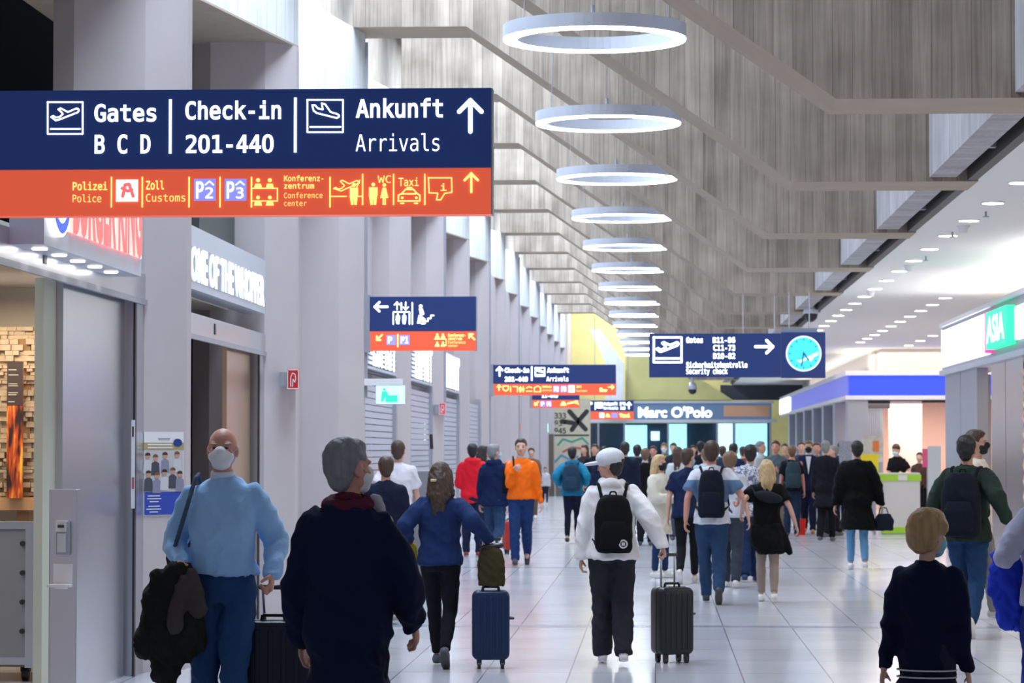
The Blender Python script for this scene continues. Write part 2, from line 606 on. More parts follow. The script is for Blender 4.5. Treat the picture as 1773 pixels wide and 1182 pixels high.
# thin service rails crossing under the fins
for k in range(2, 10):
    y = 20.5 + 6.4 * k + 1.3
    bm = bmesh.new()
    tube(bm, [(-3.4, y, 6.65), (-2.1, y, 6.65), (1.35, y, 4.32), (2.5, y, 4.32)], .012, 6)
    tag(link('conduit', bm, LGREY), 'thin metal pipe following the fold of a concrete beam', 'pipe', 'pipes along the concrete beams')

# ================================================================ downlights in the right ceiling
spots = [(3.43, 27.2 + 2.25 * i) for i in range(17)] + [(4.80, 48.0 + 2.2 * i) for i in range(10)] + [(6.12, 58 + 3.0 * i) for i in range(5)] + [(3.55, 68 + 3 * i) for i in range(4)]
d0 = None
for x, y in spots:
    if d0 is None:
        d0 = empty('downlight', (x, y, 4.1))
        bm = bmesh.new(); cyl(bm, (0, 0, -.012), (0, 0, .02), .125, n=20)
        link('trim_ring', bm, WHITEP, d0)
        bm = bmesh.new(); cyl(bm, (0, 0, -.016), (0, 0, -.0125), .105, n=20)
        link('lens', bm, DOWN, d0)
        d = d0
    else:
        d = d0.copy(); C.objects.link(d)
        for ch in d0.children:
            c = ch.copy(); C.objects.link(c); c.parent = d
        d.location = (x, y, 4.1)
    tag(d, 'round recessed downlight in the white ceiling over the shops', 'downlight', 'downlights in the white ceiling')
# smoke detectors and sprinklers
for px, py, Yd in ((1668, 394, 32.5), (1574, 463, 39.5), (1508, 507, 46.0)):
    p = P(px, py, Yd); p.z = 4.1
    bm = bmesh.new()
    cyl(bm, (0, 0, -.02), (0, 0, 0), .075, n=16)
    cyl(bm, (0, 0, -.085), (0, 0, -.02), .045, .06, n=16)
    o = link('smoke_detector', bm, WHITEP); o.location = p
    tag(o, 'small grey smoke detector on the white ceiling between downlights', 'smoke detector', 'smoke detectors on the white ceiling')
for px, py, Yd in ((1707, 364, 30.6), (1649, 400, 33.5), (1603, 441, 37.7)):
    p = P(px, py, Yd); p.z = 4.1
    bm = bmesh.new()
    cyl(bm, (0, 0, -.05), (0, 0, 0), .012, n=8); cyl(bm, (0, 0, -.06), (0, 0, -.05), .035, n=10)
    o = link('sprinkler', bm, GREYM); o.location = p
    tag(o, 'tiny sprinkler head on the white ceiling beside the downlights', 'sprinkler', 'sprinklers on the white ceiling')


def dome_camera(px, py, Y, top, lab, s=1.0):
    p = P(px, py, Y)
    r = empty('security_camera', (p.x, p.y, p.z), lab, 'security camera')
    bm = bmesh.new()
    cyl(bm, (0, 0, .05 * s), (0, 0, top - p.z), .035 * s, n=10)
    cyl(bm, (0, 0, 0), (0, 0, .16 * s), .12 * s, .08 * s, n=20)
    link('housing', bm, LGREY, r, True)
    bm = bmesh.new(); ell(bm, (0, 0, -.01), (.105 * s, .105 * s, .12 * s))
    link('dome', bm, BLACKP, r, True)


dome_camera(1404, 543, 52.0, 4.12, 'white dome camera with black glass hanging above the clock sign', 1.2)
dome_camera(1199, 674, 98.0, 4.1, 'small white dome camera hanging before the far shop front', 1.4)

# ================================================================ wayfinding signs
def sign(name, label, Y, x0, x1, yt, ym, yb, group='hanging direction signs', depth=.14):
    a, b = P(x0, yb, Y), P(x1, yt, Y)
    r = empty(name, ((a.x + b.x) / 2, Y, a.z), label, 'sign', group)
    bd = Board(r, Y)
    zm = P(x0, ym, Y).z - a.z
    w2 = (b.x - a.x) / 2
    link('blue_panel', bx(-w2, w2, 0, depth, zm, b.z - a.z), SIGNBLUE, r)
    if yb > ym:
        link('orange_panel', bx(-w2, w2, .002, depth - .002, 0, zm - .004), SIGNORANGE, r)
    link('frame_edge', bx(w2, w2 + .008, .01, depth - .01, 0, b.z - a.z), GREYM, r)
    return r, bd


TAKEOFF = [(262, 598), (272, 592), (288, 602), (306, 597), (322, 582), (312, 570), (298, 558), (310, 552), (348, 572), (392, 553), (402, 555), (405, 566), (398, 574), (302, 612), (284, 616), (262, 598)]
LANDING = [(1597, 538), (1604, 566), (1620, 578), (1724, 604), (1735, 598), (1736, 590), (1728, 584), (1692, 573), (1664, 533), (1646, 528), (1652, 560), (1626, 554), (1612, 538), (1597, 538)]


def zz(pts, s=2.955, dx=0, dy=0):
    return [(x / s + dx, y / s + dy) for x, y in pts]


def plane_box(bd, x0, y0, x1, y1, takeoff, m, wpx):
    """framed aeroplane pictogram in the rectangle"""
    if takeoff:
        sx, sy, pts, ln = (243, 425), (520, 687), TAKEOFF, [(258, 661), (412, 661)]
    else:
        sx, sy, pts, ln = (1572, 1756), (510, 677), LANDING, [(1586, 650), (1744, 650)]
    f = lambda q: (x0 + (q[0] - sx[0]) / (sx[1] - sx[0]) * (x1 - x0), y0 + (q[1] - sy[0]) / (sy[1] - sy[0]) * (y1 - y0))
    bd.strokes('plane_pictogram', [[(x0, y0), (x1, y0), (x1, y1), (x0, y1), (x0, y0)], [f(q) for q in pts], [f(q) for q in ln]], wpx, m)


def arrow(bd, cx, cy, h, m, w, ang=0):
    """arrow pointing up, turned by ang degrees clockwise"""
    a = math.radians(ang)
    rot = lambda q: (cx + q[0] * math.cos(a) - q[1] * math.sin(a), cy + q[0] * math.sin(a) + q[1] * math.cos(a))
    hw = h * .36
    bd.strokes('arrow', [[rot((0, h / 2)), rot((0, -h / 2))], [rot((-hw, -h / 2 + hw)), rot((0, -h / 2)), rot((hw, -h / 2 + hw))]], w, m)


# --- the large near sign (continues left beyond the picture)
Y = 14.55
r, bd = sign('direction_sign', 'largest blue and orange sign close by, Gates B C D and Check-in', Y, -41, 850, 152, 293.5, 374)
plane_box(bd, 83, 177, 143.5, 232, True, LIT, 3.0)
bd.text('lettering', 'Gates', 163.5, 271, 210, 181, LIT, .02)
bd.text('lettering', 'B C D', 164, 261, 265, 234, LIT, .02)
bd.rect('divider', 292.5, 172, 297.5, 266, LIT, .0, .006)
bd.text('lettering', 'Check-in', 321, 487, 206, 176, LIT, .02)
bd.text('lettering', '201-440', 322, 474, 264, 234, LIT, .02)
bd.rect('divider', 509, 169, 514, 264, LIT, .0, .006)
plane_box(bd, 532.5, 173, 594, 229, False, LIT, 3.0)
bd.text('lettering', 'Ankunft', 616, 767, 203, 172, LIT, .02)
bd.text('lettering', 'Arrivals', 616, 761, 262, 232, LIT, -.002)
arrow(bd, 814.5, 201, 54, LIT, 8)
bd.text('lettering', 'Polizei', 126, 186, 329, 315.5, LITY, .015)
bd.text('lettering', 'Police', 126, 175.5, 350, 337, LITY, -.002)
for x in (193, 246.5, 327.5, 381, 435.5, 571.5):
    bd.rect('divider', x - 1.2, 306, x + 1.2, 359, LITY, .0, .006)
for x in (628, 681.5, 735.5):
    bd.rect('divider', x - 1.2, 301, x + 1.2, 355, LITY, .0, .006)
bd.rect('pharmacy_field', 201, 311, 239, 349, LIT, .0, .005)
bd.strokes('pharmacy_letter', [[(213, 340), (217, 320), (224, 319), (228, 331), (231, 340)], [(212, 326), (221, 331), (229, 329)]], 6, LITR, .008)
bd.text('lettering', 'Zoll', 253, 284, 328, 313.5, LITY, .015)
bd.text('lettering', 'Customs', 253, 321, 349, 335.5, LITY, -.002)
for x0, ch in ((336, '2'), (389, '3')):
    bd.rect('parking_field', x0, 309.5, x0 + 37.5, 347.5, LITB, .0, .005)
    bd.text('lettering', 'P', x0 + 4, x0 + 17, 343, 315, LIT, .015, .008)
    bd.text('lettering', ch, x0 + 20, x0 + 33, 343, 325, LIT, .01, .008)
    bd.strokes('roof_mark', [[(x0 + 20, 320), (x0 + 27, 314), (x0 + 34, 320)]], 2.2, LIT, .008)
f = []
for x in (447, 467.5):
    f += [circ(x, 312, 3.6), [(x - 7, 326), (x - 5, 318), (x + 5, 318), (x + 7, 326)]]
for x in (447, 467.5):
    f += [circ(x, 342, 3.3), [(x - 7, 356), (x - 5, 347), (x + 5, 347), (x + 7, 356)]]
bd.fills('meeting_pictogram', f, LITY)
bd.strokes('meeting_table', [[(437, 326), (480.5, 326), (480.5, 348), (472, 348)], [(437, 348), (443, 348)], [(453, 348), (461, 348)]], 2, LITY)
bd.text('lettering', 'Konferenz-', 492, 560, 313.5, 304, LITY, .012)
bd.text('lettering', 'zentrum', 492, 544, 326.5, 317, LITY, .012)
bd.text('lettering', 'Conference', 492, 558.5, 343, 333.5, LITY, -.004)
bd.text('lettering', 'center', 492, 531, 356.5, 347.5, LITY, -.004)
bd.strokes('departure_pictogram', [[(x * .31 + 497, y * .31 + 141) for x, y in [(262, 598), (272, 592), (288, 602), (306, 597), (322, 582), (298, 558), (310, 552), (348, 572), (392, 553), (405, 566), (302, 612), (262, 598)]],
                                    [(574, 340), (600, 340)], [(616, 340), (628, 340)], [(618, 324), (623, 312)]], 2, LITY)
bd.fills('watcher_pictogram', manfig(613, 317, 38, wide=1.1), LITY)
bd.fills('toilet_pictogram', manfig(646.5, 316, 39) + manfig(665.5, 317, 38, True), LITY)
bd.text('lettering', 'WC', 654, 677, 316.5, 304, LITY, .0)
bd.text('lettering', 'Taxi', 690, 725, 322, 308, LITY, .008)
bd.strokes('taxi_pictogram', [[(690, 348), (690, 338), (696, 335), (702, 328), (716, 328), (722, 335), (727, 338), (727, 348), (690, 348)], [(697, 335.5), (720, 335.5)], [(694, 352), (699, 352)], [(718, 352), (723, 352)], [(705, 325), (713, 325)]], 2.6, LITY)
bd.fills('taxi_lights', [circ(696.5, 342.5, 2.4), circ(721, 342.5, 2.4)], LITY)
bd.strokes('info_pictogram', [[(742, 308), (782, 308), (782.5, 333), (770, 335), (763, 346), (756, 346), (758, 334.5), (743, 334), (742, 308)]], 2.2, LITY)
bd.text('lettering', 'i', 763, 773, 330, 318, LITY, .01)
arrow(bd, 816, 316.5, 32, LITY, 4.5)

# --- lift and stairs sign on the third pier
Y = 33.8
r, bd = sign('direction_sign', 'blue and orange sign on a pier with lift and stairs symbols', Y, 640, 824, 513, 573, 607)
link('wall_bracket', bx(-.76, -.62, .0, .06, -.02, .66), GREYM, r)
arrow(bd, 660, 531, 22, LIT, 4, -90)
bd.strokes('lift_pictogram', [[(681, 561), (681, 540), (709, 540), (709, 561)], [(695, 524), (695, 536)], [(714, 524), (714, 561)]], 2.4, LIT)
arrow(bd, 687.5, 529.5, 13, LIT, 2.2)
arrow(bd, 702.5, 529.5, 13, LIT, 2.2, 180)
bd.fills('lift_riders', manfig(689, 542, 19) + manfig(700, 542, 19), LIT)
bd.fills('stair_walker', [circ(728.5, 530, 3.2), [(725, 534), (732, 534), (735, 544), (728, 547)], [(725, 545), (731, 546), (728, 560), (722, 560)], [(729, 546), (737, 552), (733, 559), (727, 553)]], LIT)
bd.strokes('stair_steps', [[(730, 560), (736, 560), (736, 556), (741, 556), (741, 551), (746, 551), (746, 546), (751, 546)]], 2.4, LIT)
arrow(bd, 657, 584, 13, LITY, 3, -135)
bd.rect('parking_field', 669, 580, 685, 597, LITB, .0, .005)
bd.text('lettering', 'P', 672, 679, 594, 583, LIT, .02, .008)
bd.rect('divider', 687.5, 578, 690, 601, LITY, .0, .006)
bd.rect('parking_field', 692, 580, 709, 597, LITB, .0, .005)
bd.text('lettering', 'P1', 694, 707, 594, 583, LIT, .02, .008)
f = []
for x, y in ((757, 579), (767, 579), (757, 593), (767, 593)):
    f += [circ(x, y, 2), [(x - 4, y + 7), (x - 3, y + 2.5), (x + 3, y + 2.5), (x + 4, y + 7)]]
bd.fills('meeting_pictogram', f, LITY)
bd.strokes('meeting_table', [[(752, 587), (772.5, 587), (772.5, 598)]], 1.5, LITY)
bd.text('lettering', 'Konferenz-', 776, 806, 583, 577.5, LITY, .02)
bd.text('lettering', 'zentrum', 776, 800, 588.5, 583.7, LITY, .02)
bd.text('lettering', 'Conference', 776, 806, 595, 590, LITY, .0)
bd.text('lettering', 'center', 776, 793, 600.5, 596, LITY, .0)
arrow(bd, 817, 583, 13, LITY, 3, -45)

# --- middle distance sign
Y = 59.4
r, bd = sign('direction_sign', 'blue and orange sign reading Check-in, Ankunft beyond the lift sign', Y, 854, 1066, 631, 664, 684)
link('wall_bracket', bx(-1.36, -1.25, 0, .08, -.02, .64), GREYM, r)
arrow(bd, 865, 643, 15, LIT, 3)
bd.text('lettering', 'Check-in', 874, 916, 644.5, 637, LIT, .04)
bd.text('lettering', '201-440', 874, 914, 660, 652.5, LIT, .04)
bd.rect('divider', 919.5, 634, 922, 659, LIT, .0, .006)
plane_box(bd, 927, 636.5, 943, 651, False, LIT, 2.0)
bd.text('lettering', 'Ankunft', 947, 985, 644.5, 637, LIT, .04)
bd.text('lettering', 'Arrivals', 946, 984, 659.5, 652, LIT, .02)
arrow(bd, 864, 671, 9, LITY, 2)
bd.strokes('info_pictogram', [[(871, 668), (880, 668), (880, 674), (876, 677), (871, 674), (871, 668)], [(884, 669), (884, 678)], [(888, 669), (896, 669), (896, 678)]], 1.6, LITY)
bd.fills('toilet_pictogram', manfig(901, 668, 11) + manfig(906, 668, 11, True), LITY)
bd.strokes('departure_pictogram', [[(911, 672), (916, 669), (921, 671)], [(911, 677), (921, 677)], [(925, 671), (931, 668), (936, 671), (936, 678), (925, 678), (925, 671)]], 1.5, LITY)
bd.text('lettering', 'Konferenz', 939, 955, 671, 667.5, LITY, .03)
bd.text('lettering', 'zentrum', 939, 955, 677, 673.5, LITY, .0)
for x in (958, 971):
    bd.rect('parking_field', x, 667.5, x + 10, 679, LITB, .0, .005)
    bd.text('lettering', 'P2' if x == 958 else 'P3', x + 1, x + 9, 677, 669.5, LIT, .03, .008)
bd.rect('pharmacy_field', 984, 667, 995, 679, LIT, .0, .005)
bd.text('lettering', 'A', 987, 992, 677, 669, LITR, .03, .008)
bd.text('lettering', 'Zoll', 998, 1007, 671, 667.5, LITY, .03)
bd.text('lettering', 'Customs', 998, 1016, 678, 674.5, LITY, .0)
bd.fills('transit_pictogram', [[(1038, 671), (1042, 671), (1044, 674), (1052, 674), (1050, 678), (1038, 678)]], LITY)
arrow(bd, 1058, 670, 9, LITY, 2, 90)

# --- sign half hidden below it
Y = 78.65
r, bd = sign('direction_sign', 'small orange and blue sign half hidden below the Check-in sign, before the mural', Y, 921, 1003, 660, 692, 706)
link('wall_bracket', bx(-.80, -.64, 0, .08, 0, .7), GREYM, r)
bd.text('lettering', '11-440', 938, 966, 688, 683, LIT, .04)
arrow(bd, 929, 698, 8, LITY, 2.4, -135)
bd.rect('parking_field', 935, 694, 944, 704, LITB, .0, .005)
bd.text('lettering', 'P', 937, 942, 702, 696, LIT, .03, .008)
bd.rect('parking_field', 946, 694, 955, 704, LITB, .0, .005)
bd.text('lettering', 'P1', 947, 954, 702, 696, LIT, .03, .008)
bd.fills('meeting_pictogram', [[(970, 702), (973, 695), (978, 695), (981, 702)], [(982, 697), (996, 694), (996, 697), (982, 700)]], LITY)
arrow(bd, 999, 697, 7, LITY, 2, -45)

# --- farthest sign beside the shop name
Y = 104.2
r, bd = sign('direction_sign', 'farthest blue and orange sign, touching the left end of the shop name band', Y, 1020, 1097, 693, 712, 726)
for x in (-.6, .6):
    bm = bmesh.new(); cyl(bm, (x, .07, .68), (x, .07, 3.9 if x < 0 else 3.1), .012, n=6)
    link('hanger_rod', bm, GREYM, r)
bd.rect('divider', 1030, 696, 1031.6, 709, LIT, .0, .006)
bd.text('lettering', 'D', 1022, 1026, 700, 696, LIT, .05)
plane_box(bd, 1034, 697, 1043, 706, False, LIT, 1.6)
bd.text('lettering', 'Ankunft 2&3', 1045, 1083, 701, 696.5, LIT, .05)
bd.text('lettering', 'Arrivals 2&3', 1045, 1083, 708.5, 704, LIT, .03)
arrow(bd, 1089, 702, 10, LIT, 2.5)
bd.rect('pharmacy_field', 1038, 714.5, 1046, 723, LIT, .0, .005)
bd.fills('taxi_pictogram', [[(1048, 722), (1050, 716), (1054, 716), (1057, 722)]], LITY)
bd.rect('parking_field', 1059, 715, 1069, 723, LITB, .0, .005)
bd.text('lettering', 'Taxi', 1072, 1091, 722, 716, LITY, .05)

# --- gates and clock sign
Y = 46.0
r, bd = sign('gate_sign', 'blue sign reading Gates and Sicherheitskontrolle with a clock at right', Y, 1124, 1352, 577, 653, 653, 'blue gate sign')
del r['group']
for x in (.45, .95):
    bm = bmesh.new(); cyl(bm, (x, .125, .69), (x, .125, 4.09 - r.location.z), .010, n=8)
    link('hanger_rod', bm, GREYM, r)
plane_box(bd, 1132, 584, 1180, 627, True, LIT, 3.6)
bd.text('lettering', 'Gates', 1188, 1217, 593, 584, LIT, .03)
bd.text('lettering', 'B11-86', 1234, 1273, 593, 584, LIT, .03)
bd.text('lettering', 'C11-73', 1235, 1273, 606.5, 597.5, LIT, .03)
bd.text('lettering', 'D10-82', 1235, 1273, 620.5, 611.5, LIT, .03)
bd.text('lettering', 'Sicherheitskontrolle', 1188, 1294, 636, 627, LIT, .03)
bd.text('lettering', 'Security check', 1188, 1260, 647, 638, LIT, .02)
arrow(bd, 1323, 600, 30, LIT, 5, 90)
c0 = P(1353, 654, Y); c1 = P(1429, 575, Y)
r = empty('wall_clock', ((c0.x + c1.x) / 2, Y, c0.z), 'square blue clock sign with a pale blue round dial', 'clock')
bd = Board(r, Y)
hw = (c1.x - c0.x) / 2
link('case', bx(-hw, hw, 0, .16, 0, c1.z - c0.z), SIGNBLUE, r)
link('hanger_bar', bx(-hw, hw - .12, .05, .11, c1.z - c0.z, c1.z - c0.z + .07), mat('slate_metal', (.22, .27, .36), .4), r)
for x in (-.22, .1):
    bm = bmesh.new(); cyl(bm, (x, .105, c1.z - c0.z + .07), (x, .105, 4.09 - c0.z), .010, n=8)
    link('hanger_rod', bm, GREYM, r)
bd.fills('dial_rim', [circ(1391.5, 612, 31, n=40)], mat('clock_rim', (.6, .65, .7), .4, emit=(.7, .8, .85), estr=.6), .004)
bd.fills('dial', [circ(1391.5, 612, 28, n=40)], mat('clock_dial', (.05, .45, .75), .4, emit=(.03, .42, .72), estr=1.0), .006)
bd.fills('dial_picture', [[(1389, 622), (1400, 616), (1417, 608), (1418, 614), (1409, 618), (1404, 626), (1398, 622), (1386, 628), (1378, 624)]], mat('clock_picture', (.6, .8, .85), .4, emit=(.45, .8, .9), estr=.9), .008)
marks = []
for i in range(12):
    a = i * PI / 6
    marks.append([(1391.5 + 23 * math.cos(a), 612 + 23 * math.sin(a)), (1391.5 + 25.5 * math.cos(a), 612 + 25.5 * math.sin(a))])
bd.strokes('hour_mark', marks, 1.2, DARK, .009)
bd.strokes('minute_hand', [[(1391.5, 610), (1388, 633)]], 2, mat('hand_blue', (.02, .10, .25), .4), .010)
bd.strokes('hour_hand', [[(1391.5, 611), (1400, 623)]], 2.4, mat('hand_blue', (.02, .10, .25), .4), .011)

# ================================================================ exit signs, fire signs
def exit_sign(x0, x1, yt, yb, Y, lab, hood=None):
    a, b = P(x0, yb, Y), P(x1, yt, Y)
    r = empty('exit_sign', ((a.x + b.x) / 2, Y, a.z), lab, 'exit sign')
    bd = Board(r, Y)
    hw = (b.x - a.x) / 2
    link('housing', bx(-hw - .01, hw + .01, 0, .05, -.01, b.z - a.z + .01), WHITEP, r)
    bd.rect('glowing_face', x0, yt, x1, yb, mat('exit_mint', (.3, .9, .7), .5, emit=(.35, 1.0, .75), estr=1.2), .0, .004)
    u, v = (x1 - x0) / 50, (yb - yt) / 30
    q = lambda pts: [(x0 + x * u, yt + y * v) for x, y in pts]
    bd.fills('green_field', [q([(16, 16), (38, 16), (38, 28), (16, 28)])], LITG, .006)
    bd.fills('running_figure', [circ(x0 + 14 * u, yt + 6 * v, 2.5 * u), q([(10, 9), (18, 9), (22, 17), (26, 26), (22, 26), (16, 19), (12, 27), (8, 27), (12, 18)])], LITG, .008)
    if hood:
        link('mount_box', bx(*hood), WHITEP, r)


exit_sign(652, 700, 668, 698, 33.78, 'bright green exit sign under a white box on the third pier', (-.31, .14, .0, .10, .21, .29))
exit_sign(926, 949, 733, 748, 97.0, 'distant green exit sign beside the painted mural')


def fire_sign(x0, x1, yt, yb, Y, lab, m):
    a, b = P(x0, yb, Y), P(x1, yt, Y)
    r = empty('fire_hose_sign', ((a.x + b.x) / 2, Y, a.z), lab, 'fire sign')
    bd = Board(r, Y)
    hw = (b.x - a.x) / 2
    link('plate', bx(-hw, hw, 0, .01, 0, b.z - a.z), m, r)
    link('bracket', bx(-hw - .07, hw * .3, .01, .32, .03, b.z - a.z - .03), GREYM, r)
    w_, h_ = x1 - x0, yb - yt
    q = lambda pts: [(x0 + x * w_, yt + y * h_) for x, y in pts]
    bd.strokes('hose_pictogram', [q([(.3, .85), (.3, .4), (.45, .2), (.65, .25), (.72, .45), (.65, .65), (.5, .5), (.45, .85)]), q([(.05, .04), (.95, .04), (.95, .96), (.05, .96), (.05, .04)])], w_ * .07, mat('sign_white', (.85, .8, .8), .5), .004)


fire_sign(497, 518, 638.5, 674, 26.95, 'red fire hose sign on the pier beside the burger shop', RED)
fire_sign(760, 772, 697, 718, 46.25, 'small red fire hose sign on a farther pier above the man in red', mat('fire_pink', (.8, .10, .12), .5))
fire_sign(893, 902, 732, 745, 74.6, 'tiny orange fire sign far down the piers above the orange sweater', mat('fire_orange', (.9, .18, .08), .5))
fire_sign(735, 748, 699, 722, 46.12, 'faint red fire sign on the pier right of the exit sign', mat('fire_pink', (.8, .10, .12), .5))
# red panel and white call box below the exit sign
tag(link('red_wall_panel', bx(-3.89, -3.71, 39.70, 39.79, 2.09, 2.43), RED), 'red panel on the wall behind the green exit sign', 'panel')
tag(link('call_box', bx(-3.69, -3.62, 46.1, 46.3, 1.72, 2.08), LIT), 'slim white lit box on the pier below the fire sign', 'call box')
# ================================================================ left shop fronts
SX = -3.72      # plane of the shop fronts


def front(label, y0, y1, ztop_head, leaf, leaf_m, name='storefront', head=(2.62, 2.82)):
    r = empty(name, (SX, y0, 0), label, 'shop front')
    L = y1 - y0
    link('header', bx(-.05, .06, 0, L, head[0], head[1]), STEEL, r, bevel=.008)
    link('header_rail', bx(.05, .075, 0, L, head[0] - .03, head[0] + .01), GREYM, r)
    link('jamb', bx(-.05, .05, L - .30, L - .02, 0, head[0]), STEEL, r)
    link('seal', bx(.04, .055, L - .37, L - .31, 0, head[0]), BLACKP, r)
    link('door_leaf', bx(-.06, -.02, leaf[0], leaf[1], .0, head[0]), leaf_m, r)
    link('latch', bx(.06, .066, L * .42, L * .42 + .08, head[0] + .05, head[0] + .14), BLACKP, r)
    return r


sf = front('first steel shop front on the left below the red lettering', 14.6, 20.6, 2.8, (3.5, 5.62), STEEL, head=(2.66, 2.86))
link('inner_jamb', bx(-.12, -.065, 3.12, 3.49, 0, 2.66), mat('jamb_sage', (.55, .58, .48), .6), sf)
sf2 = front('second shop front between the piers with a steel door leaf tinted orange', 21.55, 27.0, 2.8, (3.55, 5.0), WARMSTEEL, head=(2.50, 2.68))
link('inner_wall', bx(-1.3, -1.2, 1.0, 5.2, 0, 2.5), mat('brown_wall', (.30, .18, .09), .6), sf2)
link('threshold', bx(-.1, .1, 0.4, 5.4, .001, .02), STEEL, sf2)

# light boxes over the two fronts
r = empty('shop_sign', (-3.46, 16.2, 2.74), 'grey light box with red glowing BURGER KING letters over the first front', 'shop sign')
link('box', bx(-.2, 0, 0, 3.1, 0.02, .72), LGREY, r)
link('glow_field', bx(.0, .006, .5, 3.08, .14, .70), mat('pink_glow', (.9, .6, .55), .5, emit=(1.0, .62, .55), estr=.75), r)
lettering(r, 'lettering', 'BURGER KING', lambda u, v: Vector((.02, .72 + u, .17 + v)), 2.3, .50, LITR, .05, False)
bm = bmesh.new(); cyl(bm, (.006, .28, .38), (.04, .28, .38), .30, n=32)
link('emblem_disc', bm, mat('emblem_white', (.9, .9, .85), .4, emit=(1, 1, .92), estr=1.0), r)
bm = bmesh.new()
for i in range(14):
    a0, a1 = math.radians(190 + i * 11), math.radians(190 + (i + 1) * 11)
    for q0, q1 in ((a0, a1),):
        bm.faces.new([bm.verts.new((.044, .28 + rr * math.cos(q), .38 + rr * math.sin(q))) for rr, q in ((.22, q0), (.28, q0), (.28, q1), (.22, q1))])
link('emblem_arc', bm, mat('emblem_blue', (.02, .08, .6), .4, emit=(.02, .08, .7), estr=.8), r)
bm = bmesh.new(); cyl(bm, (.041, .28, .40), (.046, .28, .40), .17, n=24)
link('emblem_bun', bm, mat('emblem_yellow', (.95, .6, .05), .4, emit=(1, .6, .05), estr=.9), r)
for i in range(5):
    bm = bmesh.new(); cyl(bm, (-.1, (.35 + .55 * i), .012), (-.1, .35 + .55 * i, .022), .045, n=16)
    link('spot_lamp', bm, DOWN, r)

r = empty('shop_sign', (-3.64, 21.6, 2.86), 'white lit HOME OF THE WHOPPER letters on a grey box over the second front', 'shop sign')
link('box', bx(-.2, 0, 0, 5.25, 0, .50), LGREY, r)
link('slot_field', bx(0, .004, .3, 5.1, .06, .34), mat('grey_field', (.35, .38, .45), .4), r)
lettering(r, 'lettering', 'HOME OF THE WHOPPER', lambda u, v: Vector((.012, .60 + u, .075 + v)), 4.5, .25, LIT, .03, False)
link('grille', bx(-.5, -.3, 3.2, 5.3, .3, .95), mat('mesh_dark', (.06, .07, .07), .5), r)

# slatted signs and shutters farther along
for k, cut in ((2, 0), (3, 0), (4, 0), (5, 0)):
    y0 = 21.55 + 6.4 * (k) + (0)
    nth = {2: 'nearest', 3: 'second', 4: 'third', 5: 'fourth'}[k]
    r = empty('roller_shutter', (-3.60, y0, 0), '%s blue grey roller shutter between the piers' % nth, 'shutter', 'closed shutters between the piers')
    bm = bmesh.new()
    for i in range(30):
        box(bm, -.04, .0, .2, 5.3, .005 + i * .083, .078 + i * .083)
    link('shutter_slats', bm, LGREY, r)
    link('guide_rail', bx(-.05, .05, 5.2, 5.4, 0, 2.6), STEEL, r)
    if k < 5:
        s = empty('slatted_sign', (-3.56, y0, 2.56), '%s slatted sign with white ESPRIT letters above a shutter' % nth, 'shop sign', 'slatted shop signs between the piers')
        bm = bmesh.new()
        for i in range(11):
            box(bm, -.06, 0, 0.3, 5.35, .04 + i * .062, .075 + i * .062)
        link('slats', bm, LGREY, s)
        link('back_plate', bx(-.1, -.065, .2, 5.4, 0, .72), mat('sign_back_dark', (.10, .12, .16), .5), s)
        lettering(s, 'lettering', 'ESPRIT', lambda u, v: Vector((.03, 1.7 + u, .12 + v)), 3.3, .5, LIT, .05, False)
for k in range(6, 12):
    y0 = 21.6 + 6.4 * k
    o = link('wall_infill', bx(-3.66, -3.6, y0, y0 + 5.4, 0, 5.44), PIER)
    struct(o)
for k in (2, 3, 4, 5):
    y0 = 21.6 + 6.4 * k
    o = link('wall_infill', bx(-3.95, -3.9, y0 - .05, y0 + 5.4, 0, 5.44), PIER)
    struct(o)
struct(link('wall_infill', bx(-4.3, -4.1, 27.9, 33.4, 0, 5.44), PIER))

# ---------------- burger shop interior, seen through the open front
struct(link('wall_shop_back', bx(-8.8, -4.0, 23.0, 23.2, 0, 2.9), mat('cream_wall', (.72, .68, .60), .7)))
struct(link('ceiling_shop', bx(-8.8, -4.0, 12.5, 26.9, 2.9, 3.0), mat('cream_wall', (.72, .68, .60), .7)))
area('shop_spot_light', (-5.1, 21.7, 2.8), (1.6, .6), 32, (1.0, .80, .55))
area('shop_room_light', (-5.5, 17.5, 2.85), (2.0, 3.0), 45, (1.0, .9, .8))
r = empty('stone_wall_panel', (-4.9, 22.6, 1.2), 'rough panel of small beige stones lit from above inside the burger shop', 'wall panel')
bm = bmesh.new()
rr = random.Random(3)
zc = 0.03
while zc < 1.36:
    hh = rr.uniform(.025, .05)
    xc = -1.2
    while xc < .22:
        ww = rr.uniform(.04, .10)
        dd = rr.uniform(.02, .10)
        box(bm, xc, min(xc + ww, .24), -dd, .1, zc, zc + hh - .003)
        xc += ww + .003
    zc += hh
link('stones', bm, mat('beige_stone', (.55, .44, .33), .7, var=.35, vscale=14, bump=.4), r)
link('ledge', bx(-1.2, .32, -.15, .12, -.08, 0.02), mat('ledge_wood', (.55, .33, .18), .5), r)
link('trim_board', bx(.24, .34, -.12, .1, 0, 1.3), mat('brown_wall', (.30, .18, .09), .6), r)
r = empty('flame_picture', (-5.02, 22.42, 1.30), 'tall narrow poster of orange flames hanging on the stone panel', 'poster')
bd = Board(r, 22.42)
fm = bpy.data.materials.new('flame_print')
fm.use_nodes = True
n, l = fm.node_tree.nodes, fm.node_tree.links
tc = n.new('ShaderNodeTexCoord'); mp = n.new('ShaderNodeMapping'); mp.inputs['Scale'].default_value = (14, 1, 2.2); mp.inputs['Rotation'].default_value = (0, .25, 0)
wv = n.new('ShaderNodeTexNoise'); wv.inputs['Scale'].default_value = 1.6; wv.inputs['Detail'].default_value = 3
